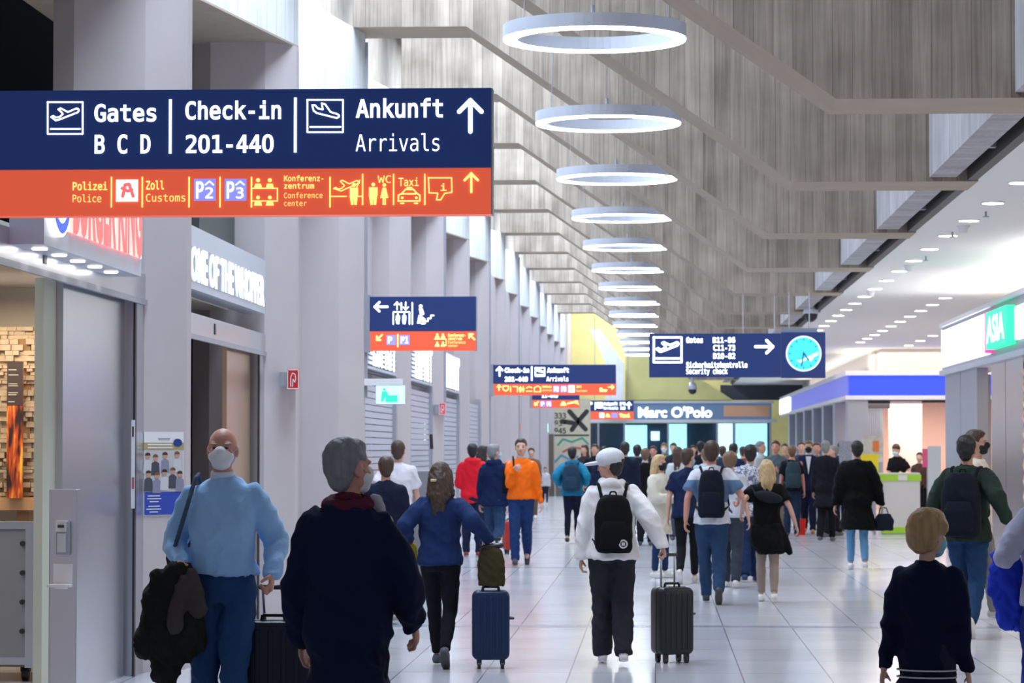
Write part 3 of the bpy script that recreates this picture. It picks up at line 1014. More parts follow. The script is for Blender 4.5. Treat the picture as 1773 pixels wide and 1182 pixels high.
cr = n.new('ShaderNodeValToRGB')
cr.color_ramp.elements[0].position = .42; cr.color_ramp.elements[0].color = (.03, .012, .012, 1)
cr.color_ramp.elements[1].position = .66; cr.color_ramp.elements[1].color = (1, .55, .08, 1)
e = cr.color_ramp.elements.new(.55); e.color = (.65, .10, .02, 1)
l.new(tc.outputs['Object'], mp.inputs[0]); l.new(mp.outputs[0], wv.inputs['Vector']); l.new(wv.outputs['Fac'], cr.inputs[0]); l.new(cr.outputs[0], n['Principled BSDF'].inputs['Base Color'])
a, b = bd.pt(12, 862), bd.pt(41, 626)
link('print', bx(a.x, b.x, -.02, .0, a.z, b.z), fm, r)
link('title_band', bx(a.x, b.x, -.024, -.019, b.z - .34, b.z), mat('poster_dark', (.05, .035, .04), .5), r)
for z_, w_ in ((.06, .5), (.10, .62), (.17, .55), (.185, .6), (.24, .6), (.255, .5), (.31, .4)):
    link('print_line', bx(a.x + .012, a.x + .012 + w_ * (b.x - a.x), -.027, -.024, b.z - z_ - .008, b.z - z_), mat('poster_white', (.45, .42, .42), .5), r)

# ---------------- grey catering cabinet, far left
r = empty('steel_cabinet', (-4.50, 19.7, 0), 'grey steel cabinet on casters at the bottom left corner', 'cabinet')
link('body', bx(-.5, .26, .05, .9, .10, 1.08), mat('cabinet_side', (.20, .19, .14), .5), r, bevel=.01)
link('door', bx(-.5, .18, .0, .05, .16, 1.06), mat('cabinet_grey', (.30, .31, .34), .35, .5), r)
bm = bmesh.new(); box(bm, .18, .24, -.02, .05, .1, 1.1); box(bm, -.5, .18, -.02, .05, 1.05, 1.1); box(bm, -.5, .18, -.02, .05, .12, .17)
link('door_frame', bm, STEEL, r)
for z in (.35, .55, .75, .95):
    bm = bmesh.new(); cyl(bm, (.16, -.03, z), (.16, .0, z), .018, n=10)
    link('latch', bm, BLACKP, r)
for x in (-.3, .15):
    bm = bmesh.new(); cyl(bm, (x - .02, .15, .05), (x + .02, .15, .05), .05, n=16); box(bm, x - .03, x + .03, .12, .18, .06, .11)
    link('caster', bm, BLACKP, r)

# ---------------- hand sanitiser column
p = P(110, 777, 17.0)
r = empty('sanitizer_stand', (p.x, 17.0, 0), 'slim steel column with a hand sanitiser dispenser, left of the burger shop door', 'dispenser stand')
link('column', bx(-.083, .083, 0, .09, .0, 1.36), STEEL, r, bevel=.004)
link('base_plate', bx(-.15, .15, -.12, .2, 0, .012), STEEL, r)
d = link('dispenser', bx(-.032, .045, -.05, 0, .97, 1.17), GREYM, r, bevel=.006)
link('dispenser_cap', bx(-.034, .03, -.055, -.002, 1.11, 1.175), WHITEP, d)
link('bottle', bx(-.022, .028, -.06, -.051, .99, 1.10), mat('bottle_label', (.6, .64, .66), .4), d)
link('pump_lever', bx(-.018, .018, -.075, -.055, 1.135, 1.15), BLACKP, d)
t = link('drip_tray', bx(-.055, .06, -.012, 0, .80, .92), WHITEP, r, bevel=.004)
bm = bmesh.new(); box(bm, -.075, .06, -.10, 0, .785, .80); cyl(bm, (0, -.05, .775), (0, -.05, .786), .04, n=14)
link('tray_shelf', bm, WHITEP, t)

# ---------------- poster on the nearest pier and notice strip on the jamb
PP = P(298, 820, 20.5)
r = empty('job_poster', (PP.x, 20.52, P(298, 893, 20.5).z), 'white and blue poster with photos of people on the nearest pier', 'poster')
bd = Board(r, 20.52)
bd.rect('sheet', 267, 747, 330, 893, WHITEP, 0, .004)
bd.rect('gold_band', 267, 766, 330, 779, mat('gold_print', (.42, .34, .17), .5), .004, .006)
bd.rect('blue_field', 268, 852, 329, 892, mat('poster_blue', (.02, .06, .42), .5), .004, .006)
bd.fills('badge', [circ(320, 766, 7)], mat('badge_blue', (.01, .04, .25), .5), .009)
bd.rect('text_line', 290, 758, 308, 760, mat('print_grey', (.3, .3, .35), .5), .004, .008)
bd.rect('text_line', 273, 768, 311, 770.6, WHITEP, .004, .008)
bd.rect('text_line', 273, 773.5, 312, 776, WHITEP, .004, .008)
for y, x0, x1 in ((858, 273, 292), (863, 272, 294), (868, 276, 290), (876, 274, 292), (881, 271, 294), (886, 276, 289)):
    bd.rect('text_line', x0, y, x1, y + 1.6, WHITEP, .004, .008)
bd.rect('photo_field', 268, 780, 329, 851, mat('photo_pale', (.55, .53, .55), .5), .004, .006)
JP = r
hr = random.Random(5)
for i, (x, y) in enumerate([(273, 786), (285, 789), (300, 785), (319, 784), (274, 817), (287, 820), (299, 815), (312, 812), (323, 818)]):
    f = [circ(x, y + 4, 4.0, 5.0)]
    bd.fills('printed_shirt', [[(x - 7, y + 34), (x - 6, y + 13), (x - 2, y + 10), (x + 2, y + 10), (x + 6, y + 13), (x + 7, y + 34)]], mat('print_shirt_%d' % (i % 3), [(.6, .6, .63), (.06, .06, .09), (.25, .25, .35)][i % 3], .6), .007 + .0004 * i)
    bd.fills('printed_face', f, mat('print_skin', (.55, .30, .22), .6), .0078 + .0004 * i)
    bd.fills('printed_hair', [[(x - 4.3, y + 2.5), (x - 3.5, y - 1.5), (x, y - 3), (x + 3.5, y - 1.5), (x + 4.3, y + 2.5)]], mat('print_hair_%d' % (i % 2), [(.05, .03, .02), (.18, .08, .04)][i % 2], .6), .0082 + .0004 * i)
JP.location = (-3.547, 20.737, JP.location.z); JP.rotation_euler = (0, 0, math.atan2(.30, .26)); JP.scale = (1.42, 1, 1)
r = empty('notice_strip', (P(230, 880, 20.2).x, 20.2, P(230, 880, 20.2).z), 'narrow white notice strip on the steel door jamb', 'notice')
bd = Board(r, 20.2)
bd.rect('strip', 227, 727, 234, 880, WHITEP, 0, .003)
bd.rect('code_mark', 229, 738, 232, 756, BLACKP, .003, .005)
bd.rect('red_print', 228.5, 826, 232.5, 846, mat('print_red', (.5, .12, .12), .5), .003, .005)

# ---------------- cleaning cart with a broom, beyond the people on the left
r = empty('cleaning_cart', (-2.78, 34.0, 0), 'grey cleaning cart behind the woman in the blue jacket', 'cart')
link('bin', bx(-.16, .16, -.15, .2, .1, 1.35), mat('cart_grey', (.22, .22, .25), .5), r, bevel=.02)
for x in (-.12, .12):
    bm = bmesh.new(); cyl(bm, (x - .02, 0, .05), (x + .02, 0, .05), .05, n=12); box(bm, x - .02, x + .02, -.02, .02, .06, .12)
    link('wheel', bm, BLACKP, r)
r = empty('broom', (-2.60, 33.6, 0), 'thin upright broom handle with a black grip behind the dark haired woman', 'broom')
bm = bmesh.new(); cyl(bm, (.04, 0, .05), (0, 0, 1.60), .008, n=8)
link('stick', bm, GREYM, r)
bm = bmesh.new(); cyl(bm, (0, 0, 1.60), (-.008, 0, 1.77), .02, n=10)
link('grip', bm, BLACKP, r)
link('brush', bx(-.1, .15, -.04, .04, 0, .08), BLACKP, r)

# ---------------- mural, door and bench at the far left
def pl(x, y, Y): return P(x, y, Y)
Y = 99.0
a, b = P(952, 862, Y), P(1022, 690, Y)
r = empty('painted_mural', ((a.x + b.x) / 2, Y, 0), 'cream wall slab painted with black figures and coloured lines at the far left', 'mural')
bd = Board(r, Y)
hw = (b.x - a.x) / 2
link('slab', bx(-hw, hw, 0, .4, 0.0, b.z), mat('mural_cream', (.62, .56, .42), .7, var=.2), r)
dk = mat('mural_black', (.03, .03, .03), .6)
for y, t in ((724, '1333'), (737, '1939'), (750, '1945')):
    bd.text('lettering', t, 954, 980, y, y - 9, dk, .02, .006)
bd.strokes('black_cross', [[(986, 712), (1002, 730), (1014, 743)], [(1016, 712), (1000, 730), (990, 744)], [(973, 729), (992, 732)]], 8, dk)
bd.rect('black_line', 953, 752, 1020, 754.5, dk, 0, .008)
for i, (c, pts) in enumerate([((.05, .35, .25), [(966, 770), (975, 760), (990, 765), (1008, 758), (1018, 768)]), ((.55, .12, .10), [(975, 782), (990, 774), (1005, 776), (1018, 783)]), ((.1, .3, .5), [(960, 800), (972, 788), (988, 796), (1000, 790)]), ((.05, .3, .15), [(958, 830), (966, 812), (978, 822), (984, 806), (1000, 815)]), ((.6, .35, .15), [(985, 845), (995, 828), (1010, 835), (1018, 822)])]):
    bd.strokes('painted_line', [pts], 3.5, mat('mural_paint_%d' % i, c, .6), .006 + .001 * i)
tag(link('plinth_bench', bx(-3.35, -1.9, 97.4, 98.2, 0, .38), mat('bench_dark', (.12, .12, .13), .5)), 'low dark bench in front of the painted mural', 'bench')
struct(link('door_1', bx(-3.58, -3.42, 97.5, 98.3, 0, 2.1), mat('door_brown', (.14, .10, .08), .6)))

# ---------------- far shop with the serif name
Y = 112.3
r = empty('far_shop', (1.0, Y, 0), 'wide glass shop front at the end of the hall reading Marc O\'Polo', 'shop')
bd = Board(r, Y)
bd.rect('fascia', 1096, 698, 1336, 727, mat('fascia_slate', (.10, .14, .22), .35, emit=(.03, .06, .11), estr=1.0), -.4, 0)
bd.rect('wood_inset', 1253, 702, 1332, 721, mat('fascia_wood', (.50, .28, .18), .5, emit=(.35, .2, .13), estr=.25), 0, .02)
bd.text('lettering', "Marc O'Polo", 1105, 1233, 722, 705, LIT, .03, .05, False)
bd.rect('top_rail', 1020, 694, 1340, 698, LGREY, -.4, .05)
bd.rect('bottom_rail', 1020, 726, 1345, 731, LGREY, -.4, .06)
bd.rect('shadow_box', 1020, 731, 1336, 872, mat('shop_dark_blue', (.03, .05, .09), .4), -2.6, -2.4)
sky = mat('window_daylight', (.6, .85, .95), .5, emit=(.42, .80, .95), estr=1.1)
sky2 = mat('window_sky_pale', (.7, .9, 1.0), .5, emit=(.62, .88, 1.0), estr=1.25)
for x0, x1, y0, y1, m in ((1080, 1120, 735, 790, sky), (1127, 1142, 746, 762, sky2), (1158, 1190, 733, 795, sky), (1243, 1271, 732, 790, sky2), (1274, 1332, 732, 800, sky)):
    bd.rect('lit_window', x0, y0, x1, y1, m, -2.3, -2.2)
for x in (1036, 1081, 1157, 1242, 1272, 1334):
    bd.rect('mullion', x - 1.5, 731, x + 1.5, 872, GREYM, 0, .05)
gl = bpy.data.materials.new('shop_glass'); gl.use_nodes = True
g = gl.node_tree.nodes['Principled BSDF']
g.inputs['Base Color'].default_value = (.75, .9, .95, 1); g.inputs['Roughness'].default_value = .05; g.inputs['Transmission Weight'].default_value = 1.0; g.inputs['IOR'].default_value = 1.05
bd.rect('glass', 1037, 731, 1333, 872, gl, -.02, 0)

# ---------------- right side, far block with the blue band
BX = 4.78
r = empty('blue_band_kiosk', (BX, 72.0, 0), 'long shop block with a bright blue band around its top on the right', 'shop')
link('band_front', bx(.05, 8, 0, .3, 2.92, 3.42), LITROY, r)
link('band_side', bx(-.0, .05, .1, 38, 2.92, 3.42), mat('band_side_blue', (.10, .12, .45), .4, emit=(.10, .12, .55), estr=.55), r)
bm = bmesh.new(); box(bm, -.06, 8, -.08, .35, 3.42, 3.54); box(bm, -.06, .1, .35, 38, 3.42, 3.54); box(bm, -.06, 8, -.08, .35, 2.82, 2.92); box(bm, -.06, .1, .35, 38, 2.82, 2.92)
link('white_rails', bm, mat('rail_white', (.75, .76, .82), .4), r)
link('roof', bx(.05, 8, .3, 38, 3.3, 3.42), SOFFIT, r)
link('side_light', bx(-.08, -.01, 30, 37.6, 2.90, 3.44), LIT, r)
for i in range(7):
    y = .0 + 5.2 * i
    link('pillar', bx(.0, .5, y, y + .9, 0, 2.82), GREYM, r)
    link('wall_bay', bx(.3, .4, y + .9, y + 4.3, 0, 2.82), mat('bay_beige', (.62, .55, .50), .6), r)
link('inner_wall', bx(1.2, 2.05, 2.4, 2.5, 0, 2.82), mat('warm_cream', (.80, .66, .58), .6), r)
link('display_wall', bx(.55, 8, 5.0, 5.1, 0, 2.82), mat('warm_peach', (.80, .55, .45), .6), r)
link('teal_curtain', bx(.52, .95, 1.6, 1.7, .6, 2.7), mat('teal_cloth', (.20, .55, .60), .6, bump=.4, bscale=60), r)
bm = bmesh.new()
for i in range(9):
    box(bm, .55 + .05 * i, .585 + .05 * i, 1.55, 1.58, .3, 2.75)
link('hanging_rods', bm, GREYM, r)
link('black_header', bx(.5, 1.15, 1.3, 1.4, 2.62, 2.8), BLACKP, r)
area('kiosk_light', (BX + 2.2, 74.0, 2.75), (3.5, 2.5), 160, (1.0, .82, .70))
# wall above the block
struct(link('wall_upper_right', bx(5.65, 15.8, 72.6, 74, 3.54, 4.1), mat('upper_beige', (.62, .58, .55), .7)))
bm = bmesh.new()
struct(link('wall_upper_side', bx(5.60, 5.65, 74, 110, 3.54, 4.1), mat('upper_beige', (.62, .58, .55), .7)))

# ---------------- counter with green stripes in front of the block
p = G(1560, 925)
r = empty('snack_counter', (p.x, p.y, 0), 'white counter with lime green stripes on the right', 'counter')
link('body', bx(-.36, .36, 0, .6, 0, 1.15), mat('counter_white', (.70, .70, .70), .4), r)
link('top_stripe', bx(-.38, .38, -.02, .62, 1.0, 1.12), mat('lime', (.42, .75, .06), .5), r)
link('bottom_stripe', bx(-.37, .10, -.02, .0, .02, .14), mat('lime', (.42, .75, .06), .5), r)
link('price_card', bx(-.05, .12, -.03, -.021, 1.01, 1.11), WHITEP, r)
KC = r.location.copy()
o = link('yellow_board', bx(0, .36, 0, .05, .9, 1.5), mat('board_yellow', (.90, .75, .02), .5)); o.location = (KC.x - .78, KC.y - .1, 0)
bm = bmesh.new(); box(bm, .05, .1, 0, .05, 0, .9); box(bm, .26, .31, 0, .05, 0, .9)
link('leg', bm, GREYM, o)
tag(o, 'bright yellow panel standing left of the snack counter', 'panel')
o = link('display_panel', bx(-.12, .12, 0, .04, 0, 1.65), mat('panel_pale', (.60, .66, .72), .4)); o.location = (KC.x + .62, KC.y - .1, 0)
tag(o, 'tall pale display panel right of the snack counter', 'display panel')
o = empty('poster_stand', (KC.x - .95, KC.y + 1.2, 0), 'slim stand with printed cards behind the yellow panel', 'stand')
link('panel', bx(-.12, .12, 0, .03, 1.2, 1.75), mat('card_grey', (.35, .38, .50), .5, var=.6, vscale=30), o)
link('pole', bx(-.02, .02, 0, .03, 0, 1.2), GREYM, o)
link('base', bx(-.15, .15, -.12, .15, 0, .02), GREYM, o)
o = link('printed_screen', bx(-.2, .2, 0, .03, 1.35, 1.85), mat('poster_mixed', (.75, .65, .62), .5, var=.5, vscale=9)); o.location = (KC.x - .42, KC.y + 1.3, 0)
link('orange_print', bx(.0, .12, -.006, -.001, 1.55, 1.75), mat('poster_orange', (.9, .25, .05), .5), o)
link('stand', bx(-.02, .02, .0, .03, 0, 1.35), GREYM, o)
tag(o, 'white screen with an orange print behind the counter', 'screen')
o = link('pink_bag_display', bx(-.1, .1, 0, .08, 1.25, 1.6), mat('hot_pink', (.85, .12, .30), .5)); o.location = (KC.x + .62, KC.y + 1.2, 0)
link('stand', bx(-.02, .02, .02, .05, 0, 1.25), GREYM, o)
tag(o, 'small pink display beside the counter staff', 'display')

# ---------------- right side, near block with the white light box
BX = 4.66
r = empty('near_shop', (BX, 33.0, 0), 'steel shop front at the right edge with a white light box on top', 'shop')
link('fascia', bx(0.0, .5, 0, 14.1, 2.86, 3.56), GREYM, r)
link('fascia_top', bx(-.05, .5, 0, 14.15, 3.56, 3.62), LGREY, r)
link('fascia_lip', bx(-.05, .5, 0, 14.15, 2.78, 2.86), LGREY, r)
link('light_box', bx(-.02, 0, 7.4, 14.05, 2.92, 3.50), mat('lightbox_white', (1, 1, 1), .5, emit=(1, 1, .98), estr=2.2), r)
link('light_box_end', bx(0, .5, 14.1, 14.16, 2.86, 3.56), LGREY, r)
link('green_sign', bx(-.12, -.0, 4.6, 6.9, 2.96, 3.46), LITG, r)
lettering(r, 'lettering', 'ASIA', lambda u, v: Vector((-.125, 6.8 - u, 3.05 + v)), 2.0, .33, LIT, .03, False)
link('magenta_edge', bx(-.10, 0, 6.95, 7.25, 2.92, 3.48), mat('magenta', (.8, .05, .35), .5, emit=(.8, .05, .35), estr=.7), r)
link('white_sign', bx(-.05, 0, 2.4, 4.3, 3.0, 3.42), LIT, r)
for y0, y1, m in ((11.6, 13.9, GREYM), (9.3, 11.55, GREYM), (5.9, 7.5, STEELW), (4.0, 5.85, STEELW)):
    link('wall_panel', bx(0.02, .18, y0, y1, 0, 2.78), m, r)
bm = bmesh.new(); box(bm, .02, .1, .2, 3.9, 0, 2.78)
link('lattice_back', bm, mat('lattice_brown', (.16, .09, .06), .6), r)
bm = bmesh.new()
for i in range(14):
    z = .2 * i
    for j in range(9):
        y = 3.6 - .4 * j
        for s in (1, -1):
            cyl(bm, (.0, y - .2, z), (.0, y + .2, z + .2 * s + (.0 if s > 0 else .0)), .022, n=6)
link('lattice', bm, mat('lattice_gold', (.75, .50, .32), .5), r)
link('end_wall', bx(.6, .75, 13.9, 14.1, 0, 2.8), GREYM, r)
link('inner_back', bx(2.5, 2.6, 0, 14, 0, 2.86), mat('warm_peach', (.80, .55, .45), .6), r)
link('inner_ceiling', bx(.18, 2.6, 0, 14, 2.86, 2.9), SOFFIT, r)
area('near_shop_light', (BX + 1.4, 42.3, 2.8), (1.5, 3.0), 60, (1.0, .85, .72))
# ================================================================ people
def fabric(name, col, rough=.85, bump=.25, bscale=90):
    return mat(name, tuple(c * (.72 if max(col) < .5 else .98) for c in col), rough, bump=bump, bscale=bscale, var=.16, vscale=5, spec=.16)


SKIN = {'pale': mat('skin_pale', (.62, .36, .27), .5), 'tan': mat('skin_tan', (.50, .27, .19), .5), 'ruddy': mat('skin_ruddy', (.60, .28, .21), .5)}
HAIR = {}
for nme, c in (('black', (.012, .010, .010)), ('brown', (.055, .028, .016)), ('light_brown', (.16, .09, .045)), ('blond', (.55, .38, .19)), ('straw', (.40, .24, .11)), ('grey', (.22, .22, .23)), ('white', (.55, .55, .56))):
    HAIR[nme] = mat('hair_' + nme, c, .55, bump=.9, bscale=55, var=.45, vscale=45, vstretch=(1, 1, .08))
EYEM = mat('eye_dark', (.03, .025, .025), .25)
LIPM = mat('lip_tone', (.42, .16, .13), .5)


def grow(name, bm, voxel, m, parent=None, smooth=4, wr=0.0, wscale=7.0, seed=0):
    """union of overlapping volumes turned into one smooth continuous surface"""
    me = bpy.data.meshes.new(name)
    bmesh.ops.recalc_face_normals(bm, faces=bm.faces)
    bm.to_mesh(me)
    bm.free()
    t = bpy.data.objects.new(name + '_tmp', me)
    C.objects.link(t)
    md = t.modifiers.new('r', 'REMESH'); md.mode = 'VOXEL'; md.voxel_size = voxel; md.adaptivity = 0
    if smooth:
        sm = t.modifiers.new('s', 'SMOOTH'); sm.iterations = smooth; sm.factor = .5
    dg = bpy.context.evaluated_depsgraph_get()
    out = bpy.data.meshes.new_from_object(t.evaluated_get(dg))
    bpy.data.objects.remove(t)
    bpy.data.meshes.remove(me)
    if wr:
        off = Vector((seed * 3.1, seed * 1.7, seed))
        ns = [v.normal.copy() for v in out.vertices]
        for v, nn in zip(out.vertices, ns):
            q = v.co
            w1 = noise.noise(Vector((q.x * wscale * .6, q.y * wscale * .6, q.z * wscale * .35)) + off)
            r1 = 1 - 2.2 * abs(noise.noise(Vector((q.x * wscale + w1, q.y * wscale, q.z * wscale * 1.1 + q.x * wscale * .8)) + off))
            r2 = 1 - 2.2 * abs(noise.noise(Vector((q.x * wscale * 2.1, q.y * wscale * 2.1, q.z * wscale * 1.7 + w1)) - off))
            v.co = q + nn * (w1 * .7 + r1 * .8 + r2 * .35 - .4) * wr
    out.name = name
    out.materials.clear()
    out.materials.append(m)
    out.polygons.foreach_set('use_smooth', [True] * len(out.polygons))
    o = bpy.data.objects.new(name, out)
    C.objects.link(o)
    if parent: o.parent = parent
    return o


def limb(bm, p0, r0, p1, r1, n=14, caps=True):
    p0, p1 = Vector(p0), Vector(p1)
    if (p1 - p0).length > 1e-4:
        cyl(bm, p0, p1, r0, r1, n)
    if caps:
        ell(bm, p0, (r0 * 1.02,) * 3)
        ell(bm, p1, (r1 * 1.02,) * 3)


def ik(a, t, l1, l2, pole):
    a, t = Vector(a), Vector(t)
    d = t - a
    L = min(d.length, (l1 + l2) * .999)
    d.normalize()
    t = a + d * L
    x = (l1 * l1 - l2 * l2 + L * L) / (2 * L)
    h = math.sqrt(max(0, l1 * l1 - x * x))
    p = Vector(pole)
    p = p - d * p.dot(d)
    if p.length < 1e-5: p = Vector((0, 1, 0))
    p.normalize()
    return a + d * x + p * h, t


def person(px, ytop, D, hd, label, top=None, wx=.94, hs=1.0, sleeve='long', coat=None, topz=.88, loose=.020, legs=(.05, .07, .13), fit='regular', shoes=(.7, .7, .7), hair=('short', 'brown'), mask=None,
           skin='pale', fem=False, pose='stand', lh=None, rh=None, yaw=0, pitch=0, lean=0, hood=False, grip=(.5, .5), face=False, group=None, x_off=0, collar=None, belly=0.0, pants_fab=None, h=None, hoodup=False, topm=None, extra=None):
    """returns the root; hand targets are metres relative to the root, right-positive across, forward-positive, up"""
    hgt = h if h else 1.6 + (777 - ytop) * D / FPX
    s = hgt / 1.755
    pos = P(px, 777, D)
    root = empty('person', (pos.x + x_off, D, 0), label, 'person', group, math.radians(hd))
    near = D < 26
    mid = D < 46
    vx = (.0062 if near else .010 if mid else .016) 
    cvx = .010 if near else .014 if mid else .02
    sw = .92 if fem else 1.0
    foot = {'stand': ((-.10, .02, .085), (.10, -.02, .085)), 'walk': ((-.07, .27, .095), (.08, -.27, .16)), 'walk2': ((-.08, -.27, .16), (.07, .27, .095)),
            'step': ((-.08, .15, .09), (.09, -.16, .11)), 'step2': ((-.09, -.16, .11), (.08, .15, .09)), 'kick': ((-.08, .12, .085), (.10, -.38, .30))}[pose]
    drop = {'stand': 0, 'walk': .035, 'walk2': .035, 'step': .012, 'step2': .012, 'kick': .02}[pose]
    hipz = .905 - drop
    V = lambda *a: Vector(a)
    lr = Matrix.Rotation(math.radians(-lean), 3, 'X')
    hp = V(0, 0, hipz)

    def U(p):       # upper body lean and drop
        p = Vector(p) - V(0, 0, .905)
        return lr @ p + hp
    nk = V(0, -.005, 1.50)
    hr_ = Matrix.Rotation(math.radians(yaw), 3, 'Z') @ Matrix.Rotation(math.radians(-pitch), 3, 'X')

    def Hd(p):
        q_ = Vector(p) - nk
        q_ = Vector((q_.x * hs / wx, q_.y * hs / wx, q_.z * hs))
        return U(hr_ @ q_ + nk)
    hv = lambda r_: (r_[0] * hs / wx, r_[1] * hs / wx, r_[2] * hs)
    Hrot = lr @ hr_

    def sc(bm):
        bmesh.ops.scale(bm, vec=(s * wx, s * wx, s), verts=bm.verts)
        return bm
    # joints
    J = {}
    for sg, k in ((-1, 'L'), (1, 'R')):
        f = V(*foot[0 if sg < 0 else 1])
        hipj = V(sg * .088, 0, hipz)
        kn, f = ik(hipj, f, .415, .405, (0, 1, 0))
        J['hip' + k], J['kn' + k], J['an' + k] = hipj, kn, f
        sh = U((sg * .172 * sw, -.005, 1.405))
        tg = lh if sg < 0 else rh
        if tg is None:
            tg = (sg * .26, .05 if (sg > 0) == (pose in ('walk', 'step')) else -.03, .80 - .0)
            if pose.startswith('walk'):
                tg = (sg * .25, (.18 if (sg > 0) == (pose == 'walk') else -.16), .84)
            tg = V(*tg); tg.z -= drop
        else:
            tg = V(tg[0] / wx, tg[1] / wx, tg[2]) / s
        el, wr_ = ik(sh, tg, .285, .25, (sg * .5, -1.0, -.4))
        J['sh' + k], J['el' + k], J['wr' + k] = sh, el, wr_

    tz = [(.86, .125, .095, 0), (.95, .168, .112, -.01), (1.07, .138 if fem else .148, .098 + belly * .8, belly * .5), (1.20, .150, .105 + belly, belly * .6), (1.31, .172 * sw, .115, .0), (1.385, .180 * sw, .10, -.008), (1.425, .160 * sw, .085, -.012), (1.455, .115 * sw, .070, -.012), (1.485, .070, .060, -.012)]

    def torso(bm, infl, z0, z1, bottom=None):
        rings = []
        for z, rx, ry, yo in tz:
            if z < z0 - 1e-6 or z > z1 + 1e-6: continue
            rings.append((z, rx + infl, ry + infl, yo))
        if bottom:
            rings = [(bottom[0], bottom[1], bottom[2], -.01)] + [r_ for r_ in rings if r_[0] > bottom[0] + .02]
        R = [(V(0, yo, z), rx, ry, .9) for z, rx, ry, yo in rings]
        b2 = bmesh.new()
        loft(b2, R, 24)
        for v in b2.verts:
            v.co = U(v.co) if v.co.z > .9 else U(V(v.co.x, v.co.y, v.co.z))
        tmp = bpy.data.meshes.new('t'); b2.to_mesh(tmp); b2.free(); bm.from_mesh(tmp); bpy.data.meshes.remove(tmp)

    # ---- body, one continuous surface
    bm = bmesh.new()
    torso(bm, 0, .86, 1.49)
    limb(bm, U((0, -.012, 1.45)), .056, Hd((0, .0, 1.56)), .053)
    hE = lambda c, r_: ell(bm, Hd(c), hv(r_), Hrot, 3)
    hE((0, -.012, 1.660), (.074, .094, .090))
    hE((0, .020, 1.610), (.064, .072, .078))
    hE((0, .052, 1.570), (.036, .036, .034))
    hE((0, .090, 1.622), (.013, .018, .024))
    hE((0, .098, 1.612), (.015, .014, .011))
    for sg in (-1, 1):
        hE((sg * .074, -.008, 1.628), (.010, .022, .032))
        hE((sg * .034, .066, 1.662), (.026, .016, .010))
        hE((sg * .040, .058, 1.612), (.022, .022, .022))
    hE((0, .078, 1.585), (.024, .012, .011))
    for sg, k in ((-1, 'L'), (1, 'R')):
        sh, el, wr_ = J['sh' + k], J['el' + k], J['wr' + k]
        t1 = .90 if fem else 1.0
        limb(bm, sh, .052 * t1, sh.lerp(el, .5), .046 * t1); limb(bm, sh.lerp(el, .5), .046 * t1, el, .038 * t1)
        limb(bm, el, .038 * t1, el.lerp(wr_, .35), .038 * t1); limb(bm, el.lerp(wr_, .35), .038 * t1, wr_, .025 * t1)
        hi, kn, an = J['hip' + k], J['kn' + k], J['an' + k]
        limb(bm, hi, .074, hi.lerp(kn, .5), .060); limb(bm, hi.lerp(kn, .5), .060, kn, .042)
        limb(bm, kn, .042, kn.lerp(an, .35), .044); limb(bm, kn.lerp(an, .35), .044, an, .030)
        limb(bm, an, .032, an + V(0, .10, -.055), .028); limb(bm, an, .03, an + V(0, -.03, -.05), .028)
        # hand: palm, four fingers of different length and a thumb
        d = (wr_ - el).normalized()
        g = grip[0 if sg < 0 else 1]
        if g > .8: d = (d + V(0, 0, -.8)).normalized()
        side = d.cross(V(0, 1, 0) if abs(d.y) < .9 else V(1, 0, 0)).normalized()
        nrm = d.cross(side).normalized()
        inward = V(-sg, 0, 0)
        if abs(nrm.dot(inward)) < abs(side.dot(inward)): side, nrm = nrm, side
        if nrm.dot(inward) < 0: nrm = -nrm
        if side.dot(V(0, 1, 0)) < 0: side = -side
        pc = wr_ + d * .048
        rotm = Matrix((side, nrm, d)).transposed()
        ell(bm, pc, (.040, .016, .052), rotm, 3)
        for i, (o_, L_) in enumerate(((.029, .070), (.010, .080), (-.010, .075), (-.028, .058))):
            b0 = wr_ + d * .085 + side * o_
            a1 = g * 1.1
            m1 = b0 + (d * math.cos(a1) + nrm * math.sin(a1)) * L_ * .5
            a2 = g * 2.6
            e1 = m1 + (d * math.cos(a2) + nrm * math.sin(a2)) * L_ * .5
            limb(bm, b0 - d * .02, .0098, m1, .0090, 8); limb(bm, m1, .0090, e1, .0076, 8)
        tb = wr_ + d * .025 + side * .032
        tm_ = tb + (d * .6 + side * .55 + nrm * .45).normalized() * .042
        te = tm_ + (d * .8 + nrm * .6 * (1 + g)).normalized() * .034
        limb(bm, tb, .014, tm_, .0115, 8); limb(bm, tm_, .0115, te, .0088, 8)
        J['hand' + k] = (wr_ + d * .075 + nrm * .02) * s
        J['hand' + k].x *= wx; J['hand' + k].y *= wx
    grow('body', sc(bm), vx, SKIN[skin], root, 2)
    # ---- top
    tm = topm or fabric('cloth_' + '_'.join('%03d' % int(c * 999) for c in top), top)
    bm = bmesh.new()
    flare = .185 + loose if not coat else .215 + loose
    torso(bm, loose, .86, 1.49, (topz, flare - (.015 if fem else .0), .125 + loose + (.04 if coat else 0) + belly * .5))
    for sg, k in ((-1, 'L'), (1, 'R')):
        sh, el, wr_ = J['sh' + k], J['el' + k], J['wr' + k]
        lo = loose * (.75 if fem else .9)
        if sleeve == 'long':
            limb(bm, sh, .050 + lo * .55, sh.lerp(el, .35), .053 + lo * .9); limb(bm, sh.lerp(el, .35), .053 + lo * .9, el, .044 + lo); limb(bm, el, .044 + lo, wr_, .032 + lo * .6, caps=False); ell(bm, el, (.047 + lo,) * 3)
            ell(bm, wr_, (.034 + lo * .6, .034 + lo * .6, .02))
        elif sleeve == 'short':
            m_ = sh.lerp(el, .72)
            limb(bm, sh, .052 + lo * .55, m_, .056 + lo * 1.2, caps=False); ell(bm, sh, (.053 + lo * .55,) * 3)
